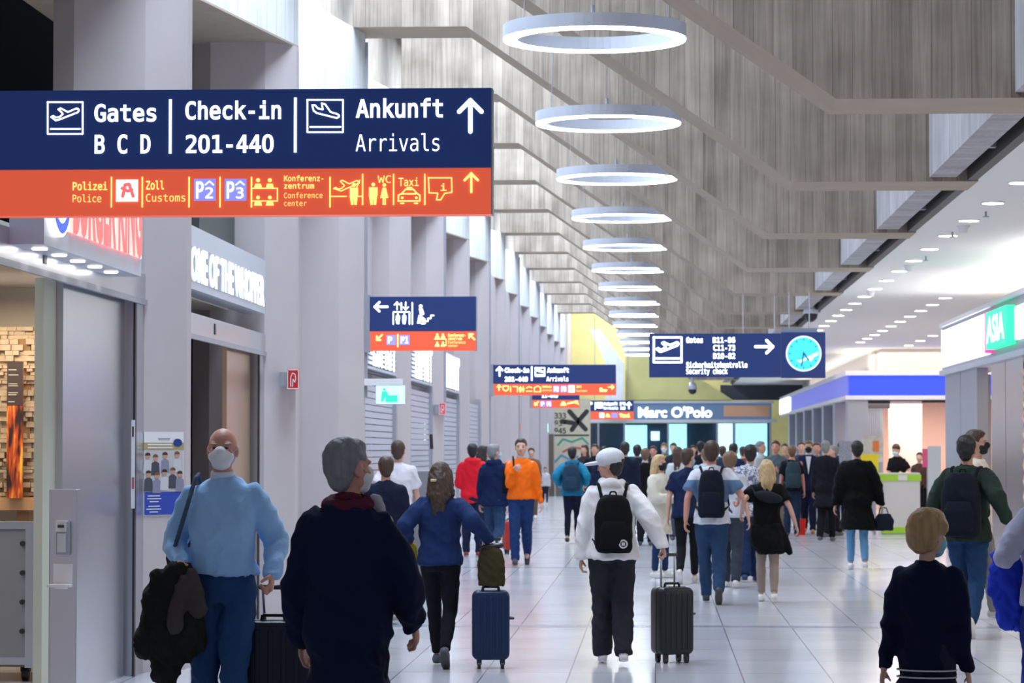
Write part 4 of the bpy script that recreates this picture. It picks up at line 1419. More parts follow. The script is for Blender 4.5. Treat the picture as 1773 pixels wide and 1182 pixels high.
    if hood:
        ell(bm, U((0, -.075, 1.475)), (.115, .075, .055), None, 3)
        ell(bm, U((-.07, -.03, 1.49)), (.06, .07, .04), None, 3)
        ell(bm, U((.07, -.03, 1.49)), (.06, .07, .04), None, 3)
    else:
        limb(bm, U((0, -.012, 1.47)), .070, U((0, -.008, 1.505)), .062, caps=False)
    grow('coat' if coat else 'shirt' if sleeve != 'long' else 'jumper', sc(bm), cvx, tm, root, 9, .018 if coat else .014, 7, seed=D + px)
    if collar:
        bm = bmesh.new()
        limb(bm, U((0, -.012, 1.485)), .068, U((0, -.004, 1.530)), .066, caps=False)
        grow('collar', sc(bm), cvx * .8, fabric('collar_' + '_'.join('%02d' % int(c * 99) for c in collar), collar), root, 2)
    # ---- trousers
    pm = fabric('trouser_' + '_'.join('%03d' % int(c * 999) for c in legs), legs)
    bm = bmesh.new()
    lf = {'skinny': .008, 'regular': .020, 'wide': .034}[fit]
    R = [(V(0, -.005, hipz - .06), .145 + lf, .105 + lf, .9), (V(0, -.01, hipz + .04), .172 + lf * .6, .118 + lf * .6, .9), (V(0, -.008, hipz + .14), .150 + lf * .5, .102 + lf * .5 + belly * .4, .9)]
    loft(bm, R, 24)
    for k in 'LR':
        hi, kn, an = J['hip' + k], J['kn' + k], J['an' + k]
        cf = an + (kn - an).normalized() * (.015 if fit == 'skinny' else -.022)
        limb(bm, hi, .088 + lf, hi.lerp(kn, .5), .074 + lf); limb(bm, hi.lerp(kn, .5), .074 + lf, kn, .056 + lf)
        limb(bm, kn, .056 + lf, kn.lerp(an, .4), .055 + lf); limb(bm, kn.lerp(an, .4), .055 + lf, cf, .038 + lf * 1.15, caps=False)
    grow('trousers', sc(bm), cvx, pm, root, 5, .006 if fit == 'skinny' else .012, 9, seed=px)
    # ---- shoes
    shm = mat('shoe_' + '_'.join('%02d' % int(c * 99) for c in shoes), shoes, .6)
    for k in 'LR':
        an = J['an' + k]
        kn = J['kn' + k]
        up = an.z > .13
        q = Matrix.Rotation(-.75 if up else 0, 3, 'X')
        if pose == 'kick' and k == 'R': q = Matrix.Rotation(-1.35, 3, 'X')
        F = lambda a, b, c: an + q @ V(a, b, c)
        bm = bmesh.new()
        limb(bm, F(0, -.035, -.042), .042, F(0, .04, -.026), .044)
        limb(bm, F(0, .04, -.035), .043, F(0, .16, -.048), .036)
        ell(bm, F(0, .05, -.062), (.043, .125, .022), q, 3)
        sh_o = grow('shoe', sc(bm), .008 if mid else .014, shm, root, 3)
        if mid:
            bm = bmesh.new()
            ell(bm, F(0, .055, -.073), (.045, .135, .012), q, 3)
            grow('sole', sc(bm), .007, mat('sole_white', (.75, .75, .75), .6) if sum(shoes) > .3 else mat('sole_dark', (.05, .05, .05), .6), sh_o, 1)
    # ---- hair
    style, hc = hair
    if style == 'fringe':
        bm = bmesh.new()
        for c_, r0_ in (((0, -.055, 1.640), (.081, .056, .062)), ((0, -.055, 1.60), (.06, .045, .05))):
            ell(bm, Hd(c_), hv(r0_), Hrot, 3)
        grow('hair', sc(bm), .009, HAIR[hc], root, 3, .006, 22)
    elif style != 'bald':
        bm = bmesh.new()
        hE2 = lambda c, r_: ell(bm, Hd(c), hv(r_), Hrot, 3)
        hE2((0, -.026, 1.678), (.084, .096, .088))
        hE2((0, -.050, 1.640), (.079, .066, .080))
        hE2((0, -.055, 1.585), (.056, .042, .050))
        if style == 'short':
            hE2((0, .012, 1.722), (.062, .062, .038))
        if style in ('mop', 'long', 'pony', 'wild'):
            hE2((0, .010, 1.722), (.068, .070, .042))
            hE2((0, -.045, 1.64), (.092, .072, .095))
        if style == 'mop':
            for sg in (-1, 1):
                hE2((sg * .07, .0, 1.675), (.026, .055, .048))
            hE2((0, -.04, 1.60), (.082, .066, .055))
            hE2((0, .052, 1.705), (.066, .034, .030))
        if style in ('long', 'wild'):
            wd = 1.25 if style == 'wild' else 1.0
            for sg in (-1, 1):
                limb(bm, Hd((sg * .066, -.01, 1.67)), .030 * wd, Hd((sg * .078, -.02, 1.50)), .034 * wd)
            limb(bm, Hd((0, -.07, 1.62)), .075 * wd, Hd((0, -.085, 1.48)), .080 * wd)
            limb(bm, Hd((-.03, -.085, 1.50)), .055 * wd, Hd((-.03, -.11, 1.34)), .036)
            limb(bm, Hd((.035, -.085, 1.50)), .055 * wd, Hd((.03, -.11, 1.36)), .034)
        if style == 'pony':
            limb(bm, Hd((0, -.10, 1.68)), .034, Hd((0, -.135, 1.60)), .038)
            limb(bm, Hd((0, -.135, 1.60)), .038, Hd((.0, -.14, 1.38)), .022)
        grow('hair', sc(bm), .009 if near else .012 if mid else .018, HAIR[hc], root, 3, .006 if style in ('short', 'mop') else .009, 22 if style != 'long' else 14, seed=px)
    # ---- face
    if face:
        for sg in (-1, 1):
            bm = bmesh.new(); ell(bm, Hd((sg * .031, .081, 1.640)), (.012, .006, .0055), Hrot, 2); link('eye', sc(bm), EYEM, root, True)
            bm = bmesh.new(); ell(bm, Hd((sg * .032, .082, 1.662)), (.017, .005, .0028), Hrot, 2); link('eyebrow', sc(bm), HAIR['brown' if hc == 'black' else hc], root, True)
        if not mask:
            bm = bmesh.new(); ell(bm, Hd((0, .089, 1.585)), (.023, .006, .0065), Hrot, 2); link('lips', sc(bm), LIPM, root, True)
    if mask:
        bm = bmesh.new()
        ell(bm, Hd((0, .048, 1.598)), hv((.068, .058, .046)), Hrot, 3)
        ell(bm, Hd((0, .086, 1.616)), hv((.034, .036, .034)), Hrot, 3)
        ell(bm, Hd((0, .045, 1.562)), hv((.050, .054, .034)), Hrot, 3)
        fm_ = grow('face_mask', sc(bm), .008 if mid else .012, mat('mask_' + '_'.join('%02d' % int(c * 99) for c in mask), mask, .8), root, 2)
        for sg in (-1, 1):
            bm = bmesh.new()
            tube(bm, [Hd((sg * .060, .045, 1.62)), Hd((sg * .078, .0, 1.645))], .0025, 6)
            link('ear_loop', sc(bm), mat('loop_grey', (.5, .5, .5), .8), fm_)
    root['_s'] = s
    del root['_s']
    return root, J, s, U


def hang_matrix(root):
    return Matrix.Translation(root.location) @ Matrix.Rotation(root.rotation_euler.z, 4, 'Z')


def world(root, v):
    return hang_matrix(root) @ Vector(v)


def backpack(pr, label, col, w_=.30, hh=.44, dd=.16, logo=False, z=1.18, pocket=None, slack=0.0):
    root, J, s, U = pr
    r = empty('backpack', root.location.copy(), label, 'backpack', None, root.rotation_euler.z)
    m = fabric('pack_' + '_'.join('%03d' % int(c * 999) for c in col), col, .8)
    bm = bmesh.new()
    loft(bm, [(Vector((0, 0, -hh / 2)), w_ * .42, dd * .40, .7), (Vector((0, 0, -hh * .42)), w_ * .5, dd * .5, .7), (Vector((0, 0, hh * .15)), w_ * .49, dd * .48, .7), (Vector((0, 0, hh * .40)), w_ * .40, dd * .38, .8), (Vector((0, 0, hh * .5)), w_ * .24, dd * .24, .9)], 28)
    off = Vector((0, -.155 - dd / 2 - slack, z))
    for v in bm.verts: v.co = U(v.co + off) * s; v.co.x *= .94
    grow('main_bag', bm, .012, m, r, 5, .006, 9, seed=w_ * 9)
    bm = bmesh.new()
    loft(bm, [(Vector((0, -dd * .5, -hh * .42)), w_ * .36, dd * .2, .6), (Vector((0, -dd * .52, -hh * .1)), w_ * .38, dd * .2, .6), (Vector((0, -dd * .46, hh * .05)), w_ * .30, dd * .14, .7)], 20)
    for v in bm.verts: v.co = U(v.co + off) * s; v.co.x *= .94
    grow('front_pocket', bm, .012, fabric('pocket_' + '_'.join('%03d' % int(c * 999) for c in (pocket or col)), pocket or col), r, 4)
    for sg in (-1, 1):
        bm = bmesh.new()
        pts = [(sg * .09, -.16, z + .20), (sg * .115, -.09, 1.475), (sg * .12, .02, 1.485), (sg * .125, .12, 1.40), (sg * .15, .135, 1.25), (sg * .18, .03, 1.08), (sg * .13, -.15, z - .18)]
        P_ = [U(p) * s for p in pts]
        for a, b in zip(P_[:-1], P_[1:]):
            limb(bm, a, .016, b, .016, 8)
        grow('shoulder_strap', bm, .011, m, r, 2)
    bm = bmesh.new()
    tube(bm, [U(Vector((x, -.17, zz_))) * s for x, zz_ in ((-.03, z + hh * .48), (-.02, z + hh * .55), (.02, z + hh * .55), (.03, z + hh * .48))], .007, 6)
    link('carry_loop', bm, m, r)
    if logo:
        bm = bmesh.new()
        c = U(off + Vector((.075, -dd * .70, -hh * .34))) * s
        for i in range(20):
            a0, a1 = 2 * PI * i / 20, 2 * PI * (i + 1) / 20
            bm.faces.new([bm.verts.new((c.x + rr_ * math.cos(a), c.y, c.z + rr_ * math.sin(a))) for rr_, a in ((.022, a0), (.033, a0), (.033, a1), (.022, a1))])
        bmesh.ops.create_grid(bm, x_segments=1, y_segments=1, size=.012, matrix=Matrix.Translation(c) @ Matrix.Rotation(PI / 2, 4, 'X'))
        link('round_badge', bm, mat('badge_grey', (.5, .5, .52), .5), r)
    return r


def suitcase(x, y, rz, label, col, w_=.34, hh=.50, dd=.22, handle=(0, 0), hz=.98, name='suitcase', tilt=0.0, ribs=True):
    r = empty(name, (x, y, 0), label, 'suitcase', None, math.radians(rz))
    m = mat('shell_' + '_'.join('%03d' % int(c * 999) for c in col), tuple(c * .6 for c in col), .35, bump=.1, bscale=60, spec=.3)
    z0 = .065
    bm = bmesh.new()
    rbox(bm, -w_ / 2, w_ / 2, -dd / 2, dd / 2, z0, z0 + hh, .045, 5)
    o = link('shell', bm, m, r, True, .018)
    bm = bmesh.new()
    for i in range(5):
        xx = -w_ / 2 + w_ * (i + 1) / 6
        box(bm, xx - .012, xx + .012, -dd / 2 - .006, dd / 2 + .006, z0 + .04, z0 + hh - .04)
    link('ribs', bm, m, o, bevel=.004)
    bm = bmesh.new(); rbox(bm, -w_ / 2 - .003, w_ / 2 + .003, -.009, .009, z0 - .003, z0 + hh + .003, .046, 5)
    link('zip_seam', bm, BLACKP, r)
    bm = bmesh.new(); tube(bm, [(-.06, 0, z0 + hh), (-.055, 0, z0 + hh + .028), (.055, 0, z0 + hh + .028), (.06, 0, z0 + hh)], .010, 8)
    link('top_grip', bm, BLACKP, r)
    bm = bmesh.new(); tube(bm, [(w_ / 2, -.06, z0 + hh * .6), (w_ / 2 + .028, -.05, z0 + hh * .6), (w_ / 2 + .028, .05, z0 + hh * .6), (w_ / 2, .06, z0 + hh * .6)], .009, 8)
    link('side_grip', bm, BLACKP, r)
    for sx in (-1, 1):
        for sy in (-1, 1):
            bm = bmesh.new()
            cx_, cy_ = sx * (w_ / 2 - .05), sy * (dd / 2 - .035)
            cyl(bm, (cx_ - .012, cy_, .026), (cx_ + .012, cy_, .026), .026, n=16)
            box(bm, cx_ - .018, cx_ + .018, cy_ - .014, cy_ + .014, .03, .07)
            link('wheel', bm, BLACKP, r)
    if hz:
        bm = bmesh.new()
        hx, hy = handle
        for sg in (-1, 1):
            cyl(bm, (sg * .055, dd * .38, z0 + hh - .02), (sg * .055 + hx, dd * .38 + hy, hz), .008, n=8)
        t_ = link('telescopic_rods', bm, mat('rod_silver', (.6, .6, .62), .3, .8), r)
        bm = bmesh.new(); limb(bm, (hx - .065, dd * .38 + hy, hz), .013, (hx + .065, dd * .38 + hy, hz), .013, 10)
        link('pull_grip', bm, BLACKP, t_, True)
    return r


NAVY = (.012, .018, .05)
JEANS = (.03, .07, .18)
DJEANS = (.018, .035, .10)
BLACK = (.008, .008, .010)

# ---- 1 the man in the light blue jumper
pr = person(385, 735, 14.6, 180, 'man in a light blue jumper and jeans with a white face mask, walking this way', top=(.34, .58, .95), sleeve='long', topz=.995, loose=.024, legs=(.028, .085, .24), shoes=(.05, .04, .04),
            hair=('fringe', 'white'), mask=(.85, .85, .88), skin='ruddy', pose='step', lh=(-.27, .10, .97), rh=(.19, .14, 1.03), grip=(.95, .9), belly=.035, face=True, collar=(.75, .8, .88), pitch=-4)
JM = pr
hw_ = world(pr[0], pr[1]['handR'])
r = empty('carried_jacket', (hw_.x - .02, hw_.y, 0), 'dark jacket hanging from the hand of the man in the light blue jumper', 'jacket')
bm = bmesh.new()
loft(bm, [(Vector((0, 0, 1.03)), .05, .045), (Vector((-.02, 0, .96)), .09, .06), (Vector((-.04, 0, .78)), .13, .075), (Vector((-.05, .0, .62)), .135, .08), (Vector((-.045, 0, .52)), .10, .05)], 20)
limb(bm, (-.11, 0, .95), .05, (-.19, 0, .60), .055)
limb(bm, (.05, 0, .9), .05, (.06, .03, .62), .05)
limb(bm, (-.04, 0, .6), .06, (-.07, 0, .42), .035)
limb(bm, (-.11, 0, .6), .05, (-.10, 0, .47), .04)
grow('cloth', bm, .011, fabric('dark_olive_cloth', (.022, .022, .020)), r, 4, .022, 12, 2)
bm = bmesh.new()
limb(bm, (.06, -.03, .98), .03, (.09, -.03, .80), .045); limb(bm, (.02, -.05, .95), .03, (-.02, -.06, .72), .05)
grow('lining', bm, .011, fabric('brown_grey_lining', (.09, .075, .07)), r, 3, .012, 12, 4)
# bag strap over his shoulder
r = empty('shoulder_bag', JM[0].location.copy(), 'grey strap with a dark bag hanging behind the man in the light blue jumper', 'bag', None, PI)
bm = bmesh.new()
pts = [JM[3](q) * JM[2] for q in ((.13, -.12, 1.36), (.125, -.03, 1.51), (.13, .07, 1.49), (.15, .14, 1.38), (.19, .13, 1.25), (.235, .06, 1.14))]
for a, b in zip(pts[:-1], pts[1:]): limb(bm, a, .014, b, .014, 8)
grow('strap', bm, .010, fabric('strap_slate', (.10, .14, .22)), r, 2)
bm = bmesh.new(); ell(bm, (.23, -.13, 1.04), (.07, .13, .12), None, 3)
grow('pouch', bm, .012, fabric('pouch_black', BLACK), r, 3, .01, 10)
hl = world(JM[0], JM[1]['handL'])
suitcase(hl.x + .0, 14.70, 0, 'dark navy suitcase pulled by the man in the light blue jumper', (.010, .015, .045), .40, .66, .25, (0, -.10), hl.z - .01)

# ---- 2 the large dark figure
pr = person(604, 756, 11.2, -8, 'grey haired man in a long dark navy coat and burgundy scarf, largest figure', top=(.008, .014, .055), coat=True, topz=.42, loose=.045, legs=(.01, .012, .03), hair=('short', 'grey'), mask=(.8, .8, .82),
            skin='ruddy', pose='step', yaw=-38, collar=(.16, .02, .05), grip=(.5, .5), lh=(-.22, .12, .85), rh=(.22, .18, .90), belly=.02, wx=.86)
bm = bmesh.new()
sc_, U_ = pr[2], pr[3]
for a in range(9):
    t0, t1 = 2 * PI * a / 9, 2 * PI * (a + 1) / 9
    limb(bm, U_((.085 * math.cos(t0), .075 * math.sin(t0) - .01, 1.49 + .015 * math.sin(t0))) * sc_, .028, U_((.085 * math.cos(t1), .075 * math.sin(t1) - .01, 1.49 + .015 * math.sin(t1))) * sc_, .028, 8)
o = grow('scarf', bm, .010, fabric('burgundy_scarf', (.14, .02, .05)), pr[0], 3, .006, 20)
bm = bmesh.new()
limb(bm, U_((.10, .05, 1.50)) * sc_, .03, U_((.135, .14, 1.33)) * sc_, .032)
grow('scarf_end', bm, .010, fabric('pale_scarf', (.45, .45, .50)), pr[0], 3, .006, 20)
BM_ = pr

# ---- 3 white T-shirt man
person(690, 758, 33, -5, 'man in a white T-shirt with cropped brown hair, walking away under the exit sign', top=(.68, .66, .72), sleeve='short', topz=.92, loose=.03, legs=(.012, .02, .06), shoes=(.5, .5, .5), hair=('short', 'brown'), pose='walk', lh=(-.2, .1, 1.05), belly=.03)
# ---- the person in dark blue close behind the large figure
person(668, 788, 26.5, 10, 'person in dark clothes with brown hair, almost hidden behind the large navy coat', top=(.010, .014, .04), sleeve='long', topz=.85, loose=.03, legs=(.01, .013, .035), shoes=(.3, .3, .32), hair=('short', 'brown'), pose='step')

# ---- 4 woman in blue jacket
pr = person(763, 795, 21.2, -4, 'woman in a blue denim jacket with long dark hair pulling a blue suitcase', top=(.014, .034, .125), sleeve='long', topz=.90, loose=.036, legs=(.008, .009, .014), fit='skinny', shoes=(.08, .09, .13), hair=('wild', 'brown'),
            fem=True, pose='walk', lh=(-.25, .05, .93), rh=(.37, -.05, .93), grip=(.9, .95), skin='pale')
h4 = world(pr[0], pr[1]['handR'])
suitcase(h4.x + .0, h4.y + .0, 4, 'dark blue suitcase under an olive bag, pulled by the woman in blue', (.012, .035, .11), .27, .50, .22, (0, -.05), .94)
r = empty('travel_bag', (h4.x + .005, h4.y - .03, .61), 'olive brown bag sitting on top of the blue suitcase', 'bag')
bm = bmesh.new()
loft(bm, [(Vector((0, 0, -.01)), .095, .075, .6), (Vector((0, 0, .14)), .10, .08, .6), (Vector((0, 0, .24)), .085, .055, .7), (Vector((0, 0, .27)), .05, .03, .8)], 24)
grow('body', bm, .010, fabric('olive_cloth', (.055, .045, .018)), r, 4, .010, 12)
bm = bmesh.new(); limb(bm, (-.07, 0, .27), .022, (.07, 0, .285), .022)
grow('black_top', bm, .010, BLACKP, r, 2)
h4l = world(pr[0], pr[1]['handL'])
r = empty('yellow_bag', (h4l.x - .01, h4l.y, 0), 'small yellow bag in the left hand of the woman in blue', 'bag')
bm = bmesh.new(); loft(bm, [(Vector((0, 0, .74)), .035, .02), (Vector((0, 0, .78)), .06, .03), (Vector((0, 0, .88)), .055, .03), (Vector((0, 0, .92)), .02, .02)], 18)
grow('pouch', bm, .008, fabric('yellow_cloth', (.55, .48, .03)), r, 3, .005, 20)
# hair clip
o = link('hair_clip', bx(-.035, .01, -.14, -.12, 0, .02), mat('clip_cream', (.5, .42, .2), .5), pr[0], bevel=.004)
o.location = (-.02, .0, 1.36)

# ---- 5-7 group on the left
person(818, 768, 43, 8, 'man in a bright red jacket with short black hair, seen from behind', top=(.72, .015, .03), sleeve='long', topz=.83, loose=.036, legs=(.015, .025, .07), shoes=(.3, .04, .04), hair=('short', 'black'), pose='stand', lh=(-.12, .22, 1.05), collar=(.7, .68, .7), hood=True, lean=2)
person(838, 772, 47, -60, 'dark haired woman whose face shows between the red jacket and the navy jacket', top=(.02, .02, .03), legs=DJEANS, hair=('long', 'black'), fem=True, pose='stand')
person(856, 767, 41, -14, 'grey haired man in a navy jacket with a pale blue mask, beside the red jacket', top=(.010, .022, .09), sleeve='long', topz=.84, loose=.034, legs=(.035, .08, .18), shoes=(.7, .7, .74), hair=('short', 'grey'), mask=(.35, .65, .85), pose='kick', yaw=-35, skin='pale', hood=True)
OR = person(902, 755, 39.8, 180, 'man in an orange sweater and blue jeans walking this way', top=(.88, .15, .008), sleeve='long', topz=.93, loose=.024, legs=(.015, .045, .16), shoes=(.04, .04, .05), hair=('short', 'brown'), pose='walk2', rh=(.08, .20, 1.34), lh=(-.28, -.02, .82), grip=(.5, .95), face=True, belly=.012, collar=(.5, .5, .55))
r = empty('shoulder_bag', OR[0].location.copy(), 'black shoulder bag and strap on the man in the orange sweater', 'bag', None, PI)
bm = bmesh.new()
pts = [OR[3](q) * OR[2] for q in ((.10, -.14, 1.36), (.11, -.03, 1.51), (.10, .08, 1.48), (.09, .16, 1.38), (.11, .17, 1.28))]
for a, b in zip(pts[:-1], pts[1:]): limb(bm, a, .016, b, .016, 8)
grow('strap', bm, .011, fabric('pouch_black', BLACK), r, 2)
bm = bmesh.new(); loft(bm, [(Vector((.16, -.24, .98)), .12, .07, .7), (Vector((.15, -.24, 1.3)), .12, .07, .7), (Vector((.13, -.22, 1.42)), .06, .05, .8)], 18)
grow('bag_body', bm, .014, fabric('pouch_black', BLACK), r, 3)
suitcase(P(884, 777, 44).x, 44, 20, 'red suitcase between the navy jacket and the orange sweater', (.70, .06, .04), .22, .44, .2, (0, 0), 0)
person(944, 808, 82, 185, 'small far child in a white top near the painted mural', top=(.6, .6, .62), legs=(.03, .03, .05), hair=('short', 'black'), pose='step', shoes=(.6, .6, .6), fit='skinny')
person(920, 775, 66, 180, 'distant person in brown behind the orange sweater', top=(.25, .14, .08), legs=(.2, .12, .08), hair=('short', 'brown'))
pr = person(991, 778, 49, -3, 'person in a teal blue jacket with a dark backpack, walking away below the mural', top=(.02, .26, .46), sleeve='long', topz=.88, loose=.045, legs=(.012, .016, .04), fit='skinny', shoes=(.03, .03, .04), hair=('short', 'black'), pose='step2', h=1.64, hood=True, lh=(-.24, .02, 1.0), rh=(.24, .02, 1.0))
backpack(pr, 'dark slate backpack on the teal blue jacket', (.03, .07, .13), .34, .48, .16, z=1.2)

# ---- 11 man in the white hoodie
pr = person(1060, 782, 21.6, 3, 'person in a cream white hoodie and white cap pulling a black suitcase', top=(.78, .76, .76), sleeve='long', topz=.87, loose=.046, legs=(.030, .032, .045), fit='wide', shoes=(.72, .72, .76), hair=('short', 'black'),
            pose='step', lh=(-.235, .02, .74), rh=(.37, -.10, .88), grip=(.6, .95), hood=True, yaw=68, pitch=8, h=1.60, skin='tan')
s_, U_, J_ = pr[2], pr[3], pr[1]
hr_c = Matrix.Rotation(math.radians(68), 3, 'Z') @ Matrix.Rotation(math.radians(-8), 3, 'X')
nkc = Vector((0, -.005, 1.50))
bm = bmesh.new()
HH = lambda p: U_(hr_c @ (Vector(p) - nkc) + nkc) * s_
ell(bm, HH((0, -.012, 1.690)), tuple(q * s_ for q in (.105, .122, .088)), hr_c, 3)
cp = grow('cap', bm, .008, fabric('cap_white', (.66, .68, .72), .7), pr[0], 3, .002, 20)
bm = bmesh.new()
ell(bm, HH((0, .128, 1.668)), tuple(q * s_ for q in (.082, .095, .016)), hr_c, 3)
grow('cap_peak', bm, .006, fabric('cap_white', (.66, .68, .72), .7), cp, 2)
bm = bmesh.new(); ell(bm, HH((0, -.122, 1.66)), tuple(q * s_ for q in (.03, .012, .018)), hr_c, 2)
link('cap_gap', bm, HAIR['black'], cp, True)
backpack(pr, 'black backpack with a round grey badge on the cream hoodie', (.006, .006, .008), .33, .47, .15, logo=True, z=1.16, slack=.03)
hh_ = world(pr[0], pr[1]['handR'])
suitcase(P(1163, 777, 21.75).x, 21.75, 24, 'black ribbed suitcase with its handle up, right of the cream hoodie', (.035, .036, .042), .27, .50, .21, (-.06, -.14), hh_.z)

# ---- 12-16 the group walking away
person(1142, 788, 36, -128, 'blond woman in a long cream sweater with a black mask, facing right', top=(.66, .62, .52), sleeve='long', topz=.62, loose=.05, legs=(.02, .05, .14), fit='skinny', shoes=(.7, .68, .66), hair=('long', 'blond'), mask=(.01, .01, .012),
       fem=True, pose='stand', rh=(.08, .26, 1.0), lh=(-.12, .24, .98), face=True)
person(1190, 775, 34.5, -6, 'man in a navy T-shirt and black trousers, leaning forward, walking away', top=(.012, .022, .075), sleeve='short', topz=.86, loose=.032, legs=(.01, .011, .016), fit='skinny', shoes=(.6, .58, .52), hair=('short', 'brown'), mask=(.25, .5, .7), pose='walk2', lean=8, yaw=-30, h=1.64, lh=(-.24, .05, .80))


def striped(name, a, b, z0, z1):
    m = bpy.data.materials.new(name); m.use_nodes = True
    n, l = m.node_tree.nodes, m.node_tree.links
    tc = n.new('ShaderNodeTexCoord'); sx = n.new('ShaderNodeSeparateXYZ'); l.new(tc.outputs['Object'], sx.inputs[0])
    g1 = n.new('ShaderNodeMath'); g1.operation = 'GREATER_THAN'; g1.inputs[1].default_value = z0
    g2 = n.new('ShaderNodeMath'); g2.operation = 'LESS_THAN'; g2.inputs[1].default_value = z1
    mu = n.new('ShaderNodeMath'); mu.operation = 'MULTIPLY'
    l.new(sx.outputs['Z'], g1.inputs[0]); l.new(sx.outputs['Z'], g2.inputs[0]); l.new(g1.outputs[0], mu.inputs[0]); l.new(g2.outputs[0], mu.inputs[1])
    mx = n.new('ShaderNodeMix'); mx.data_type = 'RGBA'; mx.inputs[6].default_value = (*a, 1); mx.inputs[7].default_value = (*b, 1)
    l.new(mu.outputs[0], mx.inputs[0]); l.new(mx.outputs[2], n['Principled BSDF'].inputs['Base Color']); n['Principled BSDF'].inputs['Roughness'].default_value = .85
    return m


def speckled(name, a, b, sc_=26):
    m = bpy.data.materials.new(name); m.use_nodes = True
    n, l = m.node_tree.nodes, m.node_tree.links
    tc = n.new('ShaderNodeTexCoord'); t = n.new('ShaderNodeTexNoise'); t.inputs['Scale'].default_value = sc_; t.inputs['Detail'].default_value = 4; t.inputs['Distortion'].default_value = 1.5
    cr = n.new('ShaderNodeValToRGB'); cr.color_ramp.elements[0].position = .47; cr.color_ramp.elements[1].position = .53
    cr.color_ramp.elements[0].color = (*b, 1); cr.color_ramp.elements[1].color = (*a, 1)
    l.new(tc.outputs['Object'], t.inputs['Vector']); l.new(t.outputs['Fac'], cr.inputs[0]); l.new(cr.outputs[0], n['Principled BSDF'].inputs['Base Color']); n['Principled BSDF'].inputs['Roughness'].default_value = .85
    return m


pr = person(1232, 758, 30, -2, 'man in a white and blue striped T-shirt and jeans with a black backpack, walking away', top=(.6, .6, .65), topm=striped('striped_shirt', (.62, .63, .70), (.10, .17, .30), 1.05, 1.28), sleeve='short', topz=.88, loose=.034, legs=(.03, .075, .17), shoes=(.04, .04, .05), hair=('short', 'brown'), pose='walk', skin='ruddy', lh=(-.27, .0, .86), rh=(.28, .20, 1.08), grip=(.5, .9))
backpack(pr, 'black backpack on the striped T-shirt', (.010, .014, .028), .30, .50, .15, z=1.20)
person(1299, 772, 35, 2, 'person in a white and grey patterned shirt and dark jeans, back turned', top=(.5, .5, .55), topm=speckled('patterned_shirt', (.62, .62, .68), (.12, .13, .22)), sleeve='short', topz=.84, loose=.05, legs=(.018, .045, .14), fit='wide', shoes=(.02, .05, .15), hair=('short', 'black'), pose='step2', h=1.66)
person(1264, 781, 33.5, -8, 'person with light brown hair in a pale top between the striped and the patterned shirts', top=(.50, .54, .62), sleeve='short', topz=.9, loose=.03, legs=(.05, .06, .09), hair=('mop', 'light_brown'), fem=True, pose='step', shoes=(.6, .6, .6), h=1.58)
pr = person(1328, 795, 30.4, -3, 'woman with long blond hair in a black T-shirt and beige trousers, walking away', top=(.006, .006, .008), sleeve='short', topz=.86, loose=.036, legs=(.46, .36, .30), fit='skinny', shoes=(.75, .75, .75), hair=('long', 'blond'),
            fem=True, pose='step', lh=(-.27, -.03, .93), rh=(.30, -.02, .80))
s_ = pr[2]
bm = bmesh.new()
loft(bm, [(Vector((0, -.02, .96)), .19, .15), (Vector((.0, -.03, .84)), .22, .17), (Vector((.02, -.05, .70)), .22, .17), (Vector((.05, -.06, .60)), .15, .10)], 22)
limb(bm, (.20, -.05, .80), .06, (.27, -.05, .62), .04)
bmesh.ops.scale(bm, vec=(s_,) * 3, verts=bm.verts)
grow('tied_jacket', bm, .012, fabric('black_cloth', (.006, .006, .008)), pr[0], 4, .016, 10)
r = empty('waist_bag', pr[0].location.copy(), 'black crossbody bag across the back of the blond woman', 'bag', None, pr[0].rotation_euler.z)
bm = bmesh.new(); ell(bm, (.02, -.20, 1.10), (.15, .05, .06), Matrix.Rotation(.2, 3, 'Y'), 3); limb(bm, (-.12, -.19, 1.13), .014, (-.17, -.09, 1.22), .014)
grow('pouch', bm, .011, fabric('bag_charcoal', (.02, .022, .035)), r, 3, .004, 14)

